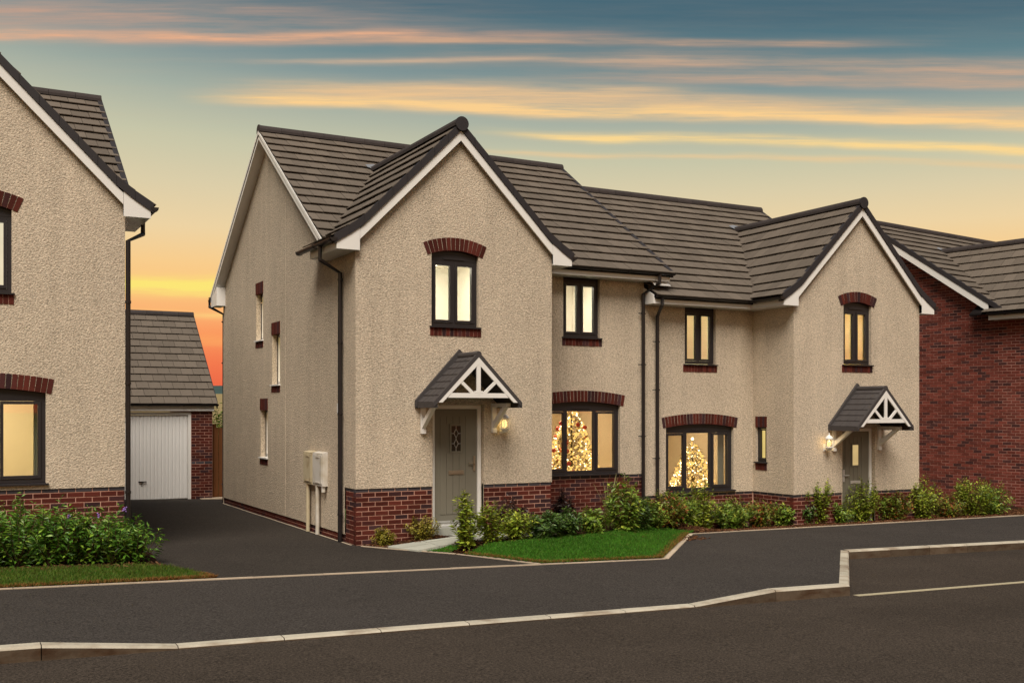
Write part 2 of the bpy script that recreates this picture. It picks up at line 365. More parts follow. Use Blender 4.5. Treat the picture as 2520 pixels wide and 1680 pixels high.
class House:
    def __init__(s, loc, rz, mir, label, cat='house', group='rendered houses along the street', name='house'):
        s.root = empty(name, loc, rz); s.mir = mir; tag(s.root, label, cat, group)
        s.M = Matrix.Translation(loc) @ Matrix.Rotation(rz, 4, 'Z'); s.bricks = []; s.tiles = []
    def part(s, mb, name, mat, parent=None, **k): return mb.build(name, mat, parent or s.root, s.mir, **k)
    def w(s, p): return s.M @ Vector((-p[0] if s.mir else p[0], p[1], p[2]))
    def place(s, name, me, parent, pos, rz, sx=1, jit=True):
        p = Vector((-pos[0] if s.mir else pos[0], pos[1], pos[2]))
        return inst(name, me, parent, Matrix.Translation(p) @ Matrix.Rotation(rz, 4, 'Z') @ Matrix.Diagonal((sx, 1, 1, 1)))
def front(y): return (lambda u, d, z: (u, y + d, z)), 0
def side(x, sg=1): return (lambda u, d, z: (x + sg * d, u, z)), math.pi / 2
def rot_for(h, pl, sg=1):
    """rotation so that the brick's -Y face looks out of the wall"""
    if pl[1] == 0: return 0
    out_x = pl[0](0, 0, 0)[0] - pl[0](0, 1, 0)[0]           # +1: outside is +x (local)
    if h.mir: out_x = -out_x
    return math.pi / 2 if out_x > 0 else -math.pi / 2
def wall(mb, P, top, z0, holes, reveal=.1):
    us = sorted(set([p[0] for p in top] + [q for h in holes for q in h[:2]])); us = [u for u in us if top[0][0] <= u <= top[-1][0]]
    def tz(u):
        for (a, za), (b, zb) in zip(top, top[1:]):
            if a <= u <= b: return za + (zb - za) * (u - a) / max(b - a, 1e-6)
    for a, b in zip(us, us[1:]):
        mid = (a + b) / 2; z = z0
        for h in sorted((h for h in holes if h[0] < mid < h[1]), key=lambda h: h[2]):
            if h[2] > z: mb.face([P(a, 0, z), P(b, 0, z), P(b, 0, h[2]), P(a, 0, h[2])])
            z = h[3]
        mb.face([P(a, 0, z), P(b, 0, z), P(b, 0, tz(b - 1e-5)), P(a, 0, tz(a + 1e-5))])
    for h in holes:
        a, b, c, d = h[:4]; r = reveal
        low = c < z0 - .05
        mb.face([P(a, 0, c), P(a, r, c), P(a, r, d), P(a, 0, d)]); mb.face([P(b, 0, c), P(b, r, c), P(b, r, d), P(b, 0, d)])
        mb.face([P(a, 0, d), P(b, 0, d), P(b, r, d), P(a, r, d)])
        if not low: mb.face([P(a, 0, c), P(b, 0, c), P(b, r, c), P(a, r, c)])
    cut = [top[0][0]] + [q for h in sorted(holes) if h[2] < z0 - .05 for q in h[:2]] + [top[-1][0]]
    for a, b in zip(cut[::2], cut[1::2]): mb.face([P(a, 0, z0), P(b, 0, z0), P(b, .04, z0), P(a, .04, z0)])

def window(h, pl, u0, u1, z0, z1, lights, blind='cream', d=.07, col=DARK, sill=True, bw=.055, sash=.045, fixed=(), head=.0, vent=True, bd=.15, gm=None):
    """lights: widths as fractions; frame is the window part, the rest are its sub-parts"""
    P = pl[0]; f = MB(); t = .07
    f.box((u0, d, z0), (u0 + bw, d + t, z1), P); f.box((u1 - bw, d, z0), (u1, d + t, z1), P)
    zt = z1 - bw - head
    f.box((u0 + bw, d, zt), (u1 - bw, d + t, z1), P); f.box((u0 + bw, d, z0), (u1 - bw, d + t, z0 + bw), P)
    edges = [0]
    for q in lights: edges.append(edges[-1] + q / sum(lights))
    W = u1 - u0 - 2 * bw; mw = .045
    for e in edges[1:-1]: f.box((u0 + bw + e * W - mw / 2, d, z0 + bw), (u0 + bw + e * W + mw / 2, d + t, zt), P)
    wn = h.part(f, 'window', col)
    if vent and head > .02:
        v = MB(); c = (u0 + u1) / 2; v.box((c - .19, d - .018, z1 - .06), (c + .19, d - .001, z1 - .035), P); h.part(v, 'vent', col, wn)
    for i, (a, b) in enumerate(zip(edges, edges[1:])):
        a = u0 + bw + a * W + (mw / 2 if i else 0); b = u0 + bw + b * W - (mw / 2 if i < len(lights) - 1 else 0)
        lo, hi = z0 + bw, zt
        if i not in fixed:
            q = MB(); e = .004
            q.box((a + e, d - .014, lo + e), (a + sash, d + .055, hi - e), P); q.box((b - sash, d - .014, lo + e), (b - e, d + .055, hi - e), P)
            q.box((a + sash, d - .014, lo + e), (b - sash, d + .055, lo + sash), P); q.box((a + sash, d - .014, hi - sash), (b - sash, d + .055, hi - e), P)
            h.part(q, 'sash', col, wn)
            a += sash; b -= sash; lo += sash; hi -= sash
        g = MB(); g.box((a, d + .03, lo), (b, d + .036, hi), P); h.part(g, 'pane', gm or GLASS, wn)
    if blind:
        g = MB(); g.box((u0 + bw * .5, d + bd, z0 + .02), (u1 - bw * .5, d + bd + .005, z1 - .02), P); h.part(g, 'blind', BLIND[blind], wn)
    if sill:
        q = MB(); q.hexa([P(*p) for p in ((u0 - .035, -.045, z0 - .036), (u1 + .035, -.045, z0 - .036), (u1 + .035, d + t, z0 - .036), (u0 - .035, d + t, z0 - .036),
                          (u0 - .035, -.045, z0 - .012), (u1 + .035, -.045, z0 - .012), (u1 + .035, d + t, z0 - .002), (u0 - .035, d + t, z0 - .002))])
        h.part(q, 'sill', col if col is not UPVC else UPVC, wn)
    return wn
def arch(h, pl, u0, u1, zs, rise, hh=.212, pitch=.078):
    """segmental brick arch with its springing at zs; dark infill panel between arch and frame"""
    P = pl[0]; W = u1 - u0; c = (u0 + u1) / 2; Rr = (W * W / 4 + rise * rise) / (2 * rise); zc = zs + rise - Rr; A = math.asin(W / 2 / Rr)
    n = max(3, round(2 * A * (Rr + hh / 2) / pitch)); pt = lambda a, r, d: P(c + r * math.sin(a), d, zc + r * math.cos(a))
    mb = MB()
    for i in range(n):
        a, b = -A + 2 * A * i / n, -A + 2 * A * (i + 1) / n
        mb.hexa([pt(a, Rr + .004, .002), pt(b, Rr + .004, .002), pt(b, Rr + .004, .1), pt(a, Rr + .004, .1), pt(a, Rr + hh - .004, .002), pt(b, Rr + hh - .004, .002), pt(b, Rr + hh - .004, .1), pt(a, Rr + hh - .004, .1)])
    ar = h.part(mb, 'arch', MORTAR)
    g = .005 / (Rr + hh / 2)
    for i in range(n):
        a, b = -A + 2 * A * i / n + g, -A + 2 * A * (i + 1) / n - g; k = MB(); dd = -.008 + rnd.uniform(-.002, .002)
        k.hexa([pt(a, Rr, dd), pt(b, Rr, dd), pt(b, Rr, .08), pt(a, Rr, .08), pt(a, Rr + hh, dd), pt(b, Rr + hh, dd), pt(b, Rr + hh, .08), pt(a, Rr + hh, .08)])
        h.part(k, 'arch_brick', BRICK, ar)
    k = MB(); k.box((u0 + .03, .066, zs - .06), (u1 - .03, .10, zs + rise + .02), P); h.part(k, 'arch_infill', DARK, ar)
    return zs + rise
def soldiers(h, pl, u0, u1, z0, z1, name='sill_course', piece='sill_brick', joined=False):
    P = pl[0]; n = max(2, round((u1 - u0) / .075)); mb = MB(); mb.box((u0 + .004, -.001, z0 + .004), (u1 - .004, .09, z1 - .004), P); par = h.part(mb, name, MORTAR)
    j = MB()
    for i in range(n):
        a, b = u0 + (u1 - u0) * i / n + .0045, u0 + (u1 - u0) * (i + 1) / n - .0045; k = j if joined else MB(); dd = -.010 + rnd.uniform(-.002, .002)
        k.box((a, dd, z0), (b, .08, z1), P)
        if not joined: h.part(k, piece, BRICK, par)
    if joined: tag(h.part(j, piece, BRICK_S, par), kind='stuff')
def put_bricks(h, parent, me, mat_joined, items, name='brick', budget=300):
    """items: (pos, rot, length); the largest in view become objects, the rest one joined mesh"""
    items = sorted(items, key=lambda q: sizekey(h.w(q[0])))
    for pos, rz, ln in items[:budget]: h.place(name, me, parent, pos, rz, ln / .215)
    rest = items[budget:]
    if rest:
        mb = MB()
        for pos, rz, ln in rest:
            x, y, z = pos
            if abs(rz) < .1: mb.box((x - ln / 2, y - .05, z - .0325), (x + ln / 2, y + .05, z + .0325))
            else: mb.box((x - .05, y - ln / 2, z - .0325), (x + .05, y + ln / 2, z + .0325))
        tag(h.part(mb, name, mat_joined, parent), kind='stuff')

# ------------------------------------------------------------------ roof pieces
def tile_mesh():
    b = MB(); w, l = .1475, .39
    b.hexa([(-w, 0, .040), (w, 0, .040), (w, l, -.008), (-w, l, -.008), (-w, 0, .056), (w, 0, .056), (w, l, .012), (-w, l, .012)])
    return b
ME_TILE = tile_mesh().mesh('roof_tile', TILE)
def slope_tiles(h, O, ud, sdv, ua, ub, courses, gauge, width=.30, skip=None, kick=0., phase=0):
    """O: point of the eave line at u = 0, ud along the eave, sdv up the slope (unit, local)"""
    O, ud, sdv = Vector(O), Vector(ud), Vector(sdv); n = ud.cross(sdv)
    if n.z < 0: n = -n
    for j in range(courses):
        off = (width / 2 if (j + phase) % 2 else 0)
        u = ua - off
        while u < ub - .02:
            x0, x1 = max(u, ua), min(u + width, ub)
            if x1 - x0 > .03:
                p = O + ud * ((x0 + x1) / 2) + sdv * (j * gauge)
                if not (skip and skip(p, (x1 - x0) / 2, gauge)):
                    s2 = sdv
                    if kick and j == 0: s2 = (sdv - n * kick).normalized(); p = p + n * kick * .34
                    h.tiles.append((p, ud, s2, (x1 - x0 - .008) / .295))
            u += width
def finish_tiles(h, roof, budget=300):
    def mat(p, ud, s2, k):
        a = Vector((-ud.x, ud.y, ud.z)) if h.mir else ud; s = Vector((-s2.x, s2.y, s2.z)) if h.mir else s2; q = Vector((-p.x, p.y, p.z)) if h.mir else p
        n = a.cross(s)
        if n.z < 0: a = -a; n = -n
        m = Matrix((a * k, s, n)).transposed().to_4x4(); m.translation = q + n * rnd.uniform(-.003, .003); return m
    ts = sorted(h.tiles, key=lambda t: sizekey(h.w(t[0])))
    for t in ts[:budget]: inst('roof_tile', ME_TILE, roof, mat(*t))
    if ts[budget:]:
        src = tile_mesh(); v = []; f = []
        for t in ts[budget:]:
            m = mat(*t); n = len(v); v.extend(tuple(m @ Vector(q)) for q in src.v); f.extend(tuple(n + i for i in q) for q in src.f)
        tag(raw('roof_tile', v, f, TILE_S, roof), kind='stuff')
def ridge_tiles(h, roof, a, b, r=.115, step=.45, cap=True):
    a, b = Vector(a), Vector(b); d = (b - a).normalized(); n = max(1, round((b - a).length / step)); sidev = d.cross(Vector((0, 0, 1)))
    for i in range(n):
        p, q = a + (b - a) * (i / n), a + (b - a) * ((i + 1) / n) - d * .006; k = MB(); K = 8
        def ring(p, rr): return [p + sidev * rr * math.cos(R(-12 + 204 * t / K)) + Vector((0, 0, 1)) * rr * math.sin(R(-12 + 204 * t / K)) for t in range(K + 1)]
        o0, o1, i0, i1 = ring(p, r), ring(q, r), ring(p, r - .022), ring(q, r - .022)
        for t in range(K):
            k.face([o0[t], o0[t + 1], o1[t + 1], o1[t]]); k.face([i0[t], i1[t], i1[t + 1], i0[t + 1]])
            k.face([o0[t], i0[t], i0[t + 1], o0[t + 1]]); k.face([o1[t], o1[t + 1], i1[t + 1], i1[t]])
        h.part(k, 'ridge_tile', RIDGE, roof)
def gutter(h, a, b, r=.058):
    a, b = Vector(a), Vector(b); d = (b - a).normalized(); sv = d.cross(Vector((0, 0, 1))); mb = MB(); K = 7
    def ring(p, rr): return [p + sv * rr * math.cos(math.pi * t / K) - Vector((0, 0, 1)) * rr * math.sin(math.pi * t / K) for t in range(K + 1)]
    o0, o1, i0, i1 = ring(a, r), ring(b, r), ring(a, r - .008), ring(b, r - .008)
    for t in range(K):
        mb.face([o0[t], o0[t + 1], o1[t + 1], o1[t]]); mb.face([i0[t], i1[t], i1[t + 1], i0[t + 1]])
    for t in (0, K): mb.face([o0[t], o1[t], i1[t], i0[t]])
    mb.face(o0); mb.face(o1)
    n = int((b - a).length / .85)
    for i in range(n + 1):                                   # unions and brackets
        p = a + d * min((b - a).length - .06, .05 + i * .85)
        q0, q1 = ring(p, r + .007), ring(p + d * .045, r + .007)
        for t in range(K): mb.face([q0[t], q0[t + 1], q1[t + 1], q1[t]])
        mb.face(q0); mb.face(q1)
    return h.part(mb, 'gutter', BLACK)
def downpipe(h, path, clips=(), cdir=(0, 1, 0)):
    mb = MB(); mb.tube(path, .036, 10); o = h.part(mb, 'downpipe', BLACK, smooth=False)
    for z in clips:
        p = Vector((path[-1][0], path[-1][1], z)); k = MB(); k.tube([p - Vector((0, 0, .02)), p + Vector((0, 0, .02))], .043, 10)
        c = Vector(cdir); k.tube([p + c * .0, p + c * .115], .010, 6); k.tube([p - c * .0, p - c * .06], .010, 6); h.part(k, 'pipe_clip', BLACK, o)
    return o

# ------------------------------------------------------------------ the house type
def build_house(h, *, wm=ROUGHCAST, brickhouse=False, xr=6.42, gw=3.6, mx0=0., verge_l=.27, verge_r=.1, main_cap=True, dpc=.875, base=-.45, gable_windows=(), gable_door=None,
                recess_windows=(), side_windows=(), return_windows=(), recess_z0=None, front_brick=True, brick_budget=300, tile_budget=300, plinth_return=.5, gend=1.70, lift=0., sidez=.10, ridge_r=None, side_brick=None):
    hw = gw / 2; za = 6.82 + (gw - 3.6) / 2 + lift; Y0, Y1, YR = 1.2, 8.8, 5.0; me = .80; mz = 4.80 + lift
    mzf = lambda y: mz + .686 * (y - .85)
    gzf = lambda x: za - abs(x - hw)
    rk = hw - .05
    zp = lambda r: za - r if r <= rk else za - rk - (r - rk) * .63     # gable slope, kicked at the eave
    eb = 4.62 + lift                                          # soffit level
    pf, pr = front(0), front(Y0)
    pl, pR = side(0, 1), side(gw, -1)
    gh, rh = [], []
    # openings
    holes_g = [(w['u0'], w['u1'], w['z0'] - .03, w['z1'] + w.get('rise', 0)) for w in gable_windows]
    if gable_door: holes_g.append((gable_door['u0'], gable_door['u1'], base, gable_door['z1']))
    holes_r = [(w['u0'], w['u1'], w['z0'] - .03, w['z1'] + w.get('rise', 0)) for w in recess_windows]
    holes_s = [(w['u0'], w['u1'], w['z0'] - .02, w['z1']) for w in side_windows]
    holes_t = [(w['u0'], w['u1'], w['z0'] - .02, w['z1']) for w in return_windows]
    wb = MB()
    zg = dpc - .015 if not brickhouse else base
    wall(wb, pf[0], [(0, gzf(0) - .12), (hw, za - .10), (gw, gzf(gw) - .12)], zg, holes_g)
    wall(wb, pr[0], [(gw, eb + .06), (xr, eb + .06)], zg, holes_r)
    wall(wb, pR[0], [(0, gzf(gw) - .12), (Y0, gzf(gw) - .12)], zg, holes_t)
    sp = [(Y0, gzf(0) - .12), (Y0 + .001, mzf(Y0) - .06), (YR, mzf(YR) - .06), (Y1, mzf(Y0) - .06)]
    pls = side(mx0, 1)
    if plinth_return and not brickhouse:
        wall(wb, pl[0], [(0, gzf(0) - .12), (plinth_return, gzf(0) - .12)], zg, [])
        wall(wb, pl[0], [(plinth_return, gzf(0) - .12)] + sp, sidez, holes_s)
    else:
        wall(wb, pls[0], [(0, gzf(0) - .12)] + sp, zg, holes_s)
    wall(wb, side(xr, -1)[0], [(Y0, mzf(Y0) - .06), (YR, mzf(YR) - .06), (Y1, mzf(Y0) - .06)], base, [])
    wall(wb, front(Y1)[0], [(0, eb), (xr, eb)], base, [])
    body = h.part(wb, 'wall', wm if not brickhouse else MORTAR3, recalc=False)
    # plinth: mortar backing, red bricks and the blue brick course on top
    if not brickhouse:
        pm = MB(); g = .020
        def backing(pl_, a, b, z1, holes):
            sp_ = [(a, b)]
            for q in holes:
                if q[2] < z1 - .2: sp_ = [t for x, y in sp_ for t in ((x, min(y, q[0])), (max(x, q[1]), y)) if t[1] - t[0] > .02]
            for x, y in sp_: pm.box((x, g, base), (y, g + .06, z1 - .002), pl_[0])
        backing(pf, .02, gw - .02, dpc - .004, [q for q in holes_g if q[2] < .2]); backing(pr, gw - .05, xr, dpc - .004, [])
        backing(pR, .08, Y0 - .02, dpc - .004, [])
        if plinth_return: backing(pl, .08, plinth_return, dpc - .004, []); backing(pl, plinth_return, Y1, sidez - .004, [])
        else: backing(pl, .08, Y1, dpc - .004, [])
        ph = h.part(pm, 'plinth', MORTAR)
        red, blue = [], []
        def lay(pl_, a, b, z0, z1, holes, ph_=0, dst=None):
            rz = rot_for(h, pl_)
            for u, z, ln in rowbricks(a, b, z0, z1, holes, phase=ph_): (dst if dst is not None else red).append((pl_[0](u, .0655 + rnd.uniform(-.002, .002), z), rz, ln))
        dh = [q for q in holes_g if q[2] < .2]
        top = dpc
        lay(pf, 0, gw, top - .075, top, dh, 0, blue); lay(pf, 0, gw, base + .1, top - .075, dh, 1)
        lay(pr, gw, xr, top - .075, top, [], 0, blue); lay(pr, gw, xr, base + .1, top - .075, [], 1)
        lay(pR, .105, Y0, top - .075, top, [], 0, blue); lay(pR, .105, Y0, base + .1, top - .075, [], 1)
        if plinth_return:
            lay(pl, .105, plinth_return, top - .075, top, [], 0, blue); lay(pl, .105, plinth_return, base + .1, top - .075, [], 0)
            lay(pl, plinth_return, Y1, -.2, sidez, [], 0)
        put_bricks(h, ph, ME_BRICK, BRICK_S, red, 'brick', brick_budget); put_bricks(h, ph, ME_BLUE, BLUEBRICK, blue, 'blue_brick', 120)
    elif side_brick:
        items = []; rz = rot_for(h, pl)
        for u, z, ln in rowbricks(.05, 4.6, base, 7.0):
            lim = gzf(0) - .2 if u < Y0 else mzf(u) - .12
            if z < lim: items.append((pl[0](u, .0465 + rnd.uniform(-.003, .003), z), rz, ln))
        put_bricks(h, body, ME_BRICK3, BRICK3_S, items, 'brick', 300)
        items = []
        for pl_, a, b, hs, top in ((pf, 0, gw, holes_g, lambda u: gzf(u) - .16), (pr, gw, xr, holes_r, lambda u: eb)):
            for u, z, ln in rowbricks(a, b, base, 7.0, hs):
                if z < top(u): items.append((pl_[0](u, .0465, z), 0, ln))
        put_bricks(h, body, ME_BRICK3, BRICK3_S, items, 'brick', 0)
    # windows
    for lst, pl_ in ((gable_windows, pf), (recess_windows, pr)):
        for w in lst:
            ztop = w['z1']
            if w.get('rise'): arch(h, pl_, w['u0'] - .075, w['u1'] + .075, w['z1'] - .015, w['rise'])
            window(h, pl_, w['u0'], w['u1'], w['z0'], ztop, w['lights'], w.get('blind'), fixed=w.get('fixed', ()), head=w.get('head', .06))
            if w.get('course', True): soldiers(h, pl_, w['u0'] - .03, w['u1'] + .05, w['z0'] - .17, w['z0'] - .034)
    for w in side_windows:
        window(h, pl, w['u0'], w['u1'], w['z0'], w['z1'], [1], w.get('blind'), d=.12, col=UPVC, vent=False, bw=.035, sash=.028, bd=.058, gm=GLASSM)
        soldiers(h, pl, w['u0'] - .02, w['u1'] + .04, w['z1'] - .01, w['z1'] + .225, 'head_course', 'head_brick', True)
        soldiers(h, pl, w['u0'] - .02, w['u1'] + .04, w['z0'] - .16, w['z0'] - .034, 'sill_course', 'sill_brick', True)
    for w in return_windows:
        window(h, pR, w['u0'], w['u1'], w['z0'], w['z1'], [1], w.get('blind'), d=.05, vent=False, bw=.04, sash=.03, bd=.058, gm=GLASSM)
        soldiers(h, pR, w['u0'] - .02, w['u1'] + .02, w['z1'] - .0, w['z1'] + .22, 'head_course', 'head_brick')
        soldiers(h, pR, w['u0'] - .02, w['u1'] + .02, w['z0'] - .18, w['z0'] - .034)
    # roof deck
    yf = -.10; ye = me; zr = mzf(YR); xl = mx0 - verge_l; xe = xr + verge_r; dk = MB(); t = .10
    yb = 2 * YR - ye
    dk.prism([(xl, ye, mzf(ye)), (xl, YR, zr), (xl, YR, zr - .10), (xl, ye + .02, mzf(ye) - .06)], (xe - xl, 0, 0))
    dk.prism([(xl, yb, mzf(ye)), (xl, YR, zr), (xl, YR, zr - .10), (xl, yb - .02, mzf(ye) - .06)], (xe - xl, 0, 0))
    yv = .85 + (za - mz) / .686
    xo = hw + .30                                             # eave overhang from the wall: hw + .40 at the tile tips
    ex = hw + .38
    for sg in (-1, 1):
        e0 = hw + sg * rk; e1 = hw + sg * ex
        dk.prism([(hw, yf, za), (e0, yf, zp(rk)), (e1, yf, zp(hw + .38)), (e1, yf, zp(hw + .38) - .04), (e0, yf, zp(rk) - .10), (hw, yf, za - .10)], (0, 1.75 - yf, 0))
        xv = hw + sg * (za - mzf(1.70) + .02); dk.face([(hw, 1.70, za), (xv, 1.70, za - abs(xv - hw)), (hw, yv + .05, za)])
    roof = h.part(dk, 'roof', DECK)
    sl = math.hypot(YR - ye, zr - mzf(ye)); nc = 15; ga = sl / nc
    sv = Vector((0, YR - ye, zr - mzf(ye))).normalized()
    def skip_main(p, hwid, g_):
        q = p + sv * g_
        return all(gzf(x) > mzf(y) + .12 and y < yv for x in (p.x - hwid, p.x + hwid) for y in (p.y, q.y)) and abs(p.x - hw) < hw + .05
    slope_tiles(h, (0, ye - .04, mzf(ye - .04)), (1, 0, 0), sv, xl, xe, nc, ga, skip=skip_main)
    gl = 9; run = hw + .40; gg = run / gl * math.sqrt(2)
    for sg in (-1, 1):
        sv2 = Vector((-sg, 0, 1)).normalized()
        def skip_g(p, hwid, g_, sv2=sv2):
            q = p + sv2 * g_
            return all(mzf(y) > gzf(x) + .12 for x in (p.x, q.x) for y in (p.y - hwid, p.y + hwid)) and p.y > 1.0
        sl_ = lambda r: math.hypot(min(r, rk), za - zp(min(r, rk))) + (math.hypot(r - rk, zp(rk) - zp(r)) if r > rk else 0)
        tot = sl_(run); inv = lambda q: q / math.sqrt(2) if q < sl_(rk) else rk + (q - sl_(rk)) / math.hypot(1, .63)
        for j in range(gl):
            ra, rb = inv(tot * (1 - j / gl)), inv(tot * (1 - (j + 1) / gl))
            slope_tiles(h, (hw + sg * ra, 0, zp(ra)), (0, 1, 0), Vector((sg * (rb - ra), 0, zp(rb) - zp(ra))).normalized(), yf, yv + .3, 1, tot / gl, skip=skip_g, phase=j)
    finish_tiles(h, roof, tile_budget)
    ridge_tiles(h, roof, (xl - .0, YR, zr + .0), ((ridge_r if ridge_r is not None else xe), YR, zr + .0))
    ridge_tiles(h, roof, (hw, yf - .03, za + .0), (hw, yv + .1, za + .0))
    k = MB(); k.tube([(hw, yf - .05, za + .005), (hw, yf - .02, za + .005)], .118, 18); h.part(k, 'ridge_end_cap', VERGE, roof)
    # lead at the head of the valleys
    k = MB()
    for sg in (-1, 1):
        k.hexa([(hw, yv - .05, za + .02), (hw + sg * .17, yv - .02, mzf(yv - .02) + .075), (hw + sg * .17, yv + .10, mzf(yv + .10) + .060), (hw, yv + .16, mzf(yv + .16) + .060),
                (hw, yv - .05, za + .03), (hw + sg * .17, yv - .02, mzf(yv - .02) + .082), (hw + sg * .17, yv + .10, mzf(yv + .10) + .067), (hw, yv + .16, mzf(yv + .16) + .067)])
    h.part(k, 'lead_flashing', LEAD, roof)
    # gable barge boards, dark verge caps, boxed eaves
    for sg in (-1, 1):
        xw = hw + sg * (hw - .04); q = MB(); o0 = .13; o1 = .285
        X = lambda r: hw + sg * r
        q.prism([(X(0), yf, za - .09), (X(hw - .04), yf, zp(hw - .04) - .08), (X(hw - .04), yf, eb + .02), (X(hw - .04), yf, za - (hw - .04) - o1 + .02), (X(0), yf, za - o1 + .02)], (0, .03, 0))
        q.prism([(X(hw - .035), yf - .004, zp(hw - .035) - .07), (X(hw + .345), yf - .004, zp(hw + .345) - .07), (X(hw + .345), yf - .004, eb), (X(hw - .035), yf - .004, eb)], (0, .035, 0))
        h.part(q, 'barge_board', UPVC)
        q = MB()
        n = 9
        for i in range(n):                                    # overlapping verge units, one per course
            a, b = ex * i / n, ex * (i + 1) / n + .004
            kx = zp
            w0 = .012 * (1)
            q.hexa([(X(a), yf - .022 - .0, kx(a) - .095), (X(b), yf - .022, kx(b) - .096), (X(b), yf + .12, kx(b) - .096), (X(a), yf + .12, kx(a) - .095),
                    (X(a), yf - .022, kx(a) + .050), (X(b), yf - .022, kx(b) + .053), (X(b), yf + .07, kx(b) + .053), (X(a), yf + .07, kx(a) + .050)])
        h.part(q, 'dry_verge', VERGE)
        # eave along the side of the gable
        q = MB(); xs = sorted((X(hw), X(hw + .335)))
        yend = 1.26
        q.box((xs[0], yf + .03, eb - .001), (xs[1], yend, eb + .012))
        fx = sorted((X(hw + .335), X(hw + .318)))
        q.box((fx[0], yf + .031, eb + .013), (fx[1], yend, eb + .155))
        q.box((xs[0], yend - .015, eb + .013), (fx[0] if sg > 0 else xs[1], yend - .001, eb + .15))
        h.part(q, 'soffit', UPVC)
        if sg < 0: gutter(h, (X(hw + .40), yf - .03, eb + .165), (X(hw + .40), gend, eb + .165))
        else: gutter(h, (X(hw + .40), yf - .03, eb + .165), (X(hw + .40), .72, eb + .165))
    # main eave
    q = MB(); q.box((gw + .01, .875, eb), (xr + verge_r * .0, Y0 + .02, eb + .012)); q.box((gw + .36, .86, eb), (xe - .03 if verge_r > .05 else xr, .875, eb + .175)); h.part(q, 'fascia', UPVC)
    if verge_r > .2: q = MB(); q.box((xr, .876, eb + .001), (xe - .03, Y0 + .02, eb + .012)); h.part(q, 'soffit', UPVC)
    if verge_r <= 0: q = MB(); q.prism([(xr + .002, .862, eb), (xr + .002, Y0 + .05, eb), (xr + .002, Y0 + .05, eb + .36), (xr + .002, .862, eb + .17)], (.018, 0, 0)); h.part(q, 'eave_box', UPVC)
    gutter(h, (gw + .40, .795, eb + .165), (xe + .03 if verge_r > .05 else xr + .0, .795, eb + .165))
    # main verges
    for x, sg in ((xl, -1), (xe, 1)):
        if sg > 0 and verge_r <= 0: continue
        q = MB(); w = .022
        xi = x - sg * w
        bt, bb = (.07, .27) if (main_cap or sg > 0) else (.06, .165)
        for ya, yb_ in ((ye + (.5 if sg < 0 else .45), YR), (yb - .02, YR)):
            q.prism([(x, ya, mzf(ya if ya < YR else 2 * YR - ya) - bt), (x, YR, zr - bt), (x, YR, zr - bb), (x, ya, mzf(ya if ya < YR else 2 * YR - ya) - bb)], (-sg * w, 0, 0))
        h.part(q, 'verge_board', UPVC)
        if sg < 0 and not main_cap:
            k = MB(); k.tube([(x - .01, YR, zr + .005), (x + .02, YR, zr + .005)], .118, 16); h.part(k, 'ridge_end_cap', RIDGE, roof)
        q = MB()
        for ya in (ye, yb):
            f = lambda y: mzf(y if y < YR else 2 * YR - y)
            t_ = .055 if (main_cap or sg > 0) else .0
            q.prism([(x + sg * .012, ya, f(ya) + t_), (x + sg * .012, YR, zr + t_), (x + sg * .012, YR, zr - bt - .005), (x + sg * .012, ya, f(ya) - bt - .005)], (-sg * .085, 0, 0))
        h.part(q, 'dry_verge', VERGE if (main_cap or sg > 0) else UPVC)
        q = MB()
        for s_ in (-1, 1):
            y_ = lambda y: y if s_ < 0 else 2 * YR - y
            ya = ye + (.5 if s_ < 0 and sg < 0 else .05)
            q.hexa([(x - sg * .02, y_(ya), mzf(ya) - bb), (x - sg * max(.03, abs(verge_l if sg < 0 else verge_r)), y_(ya), mzf(ya) - bb), (x - sg * max(.03, abs(verge_l if sg < 0 else verge_r)), YR, zr - bb), (x - sg * .02, YR, zr - bb),
                    (x - sg * .02, y_(ya), mzf(ya) - bb + .015), (x - sg * max(.03, abs(verge_l if sg < 0 else verge_r)), y_(ya), mzf(ya) - bb + .015), (x - sg * max(.03, abs(verge_l if sg < 0 else verge_r)), YR, zr - bb + .015), (x - sg * .02, YR, zr - bb + .015)])
        if abs(verge_l if sg < 0 else verge_r) > .05: h.part(q, 'verge_soffit', UPVC)
    # back eave box at the left corner, gutter along the back
    q = MB(); q.prism([(xl, 8.6, eb - .12), (xl, yb - .05, eb - .12), (xl, yb - .05, mzf(ye) - .10), (xl, 8.6, mzf(ye) + .15)], (verge_l + .02, 0, 0)); h.part(q, 'eave_box', UPVC)
    gutter(h, (xl - .03, yb + .03, eb + .12), (xr, yb + .03, eb + .12))
    return dict(eb=eb, za=za, zr=zr)

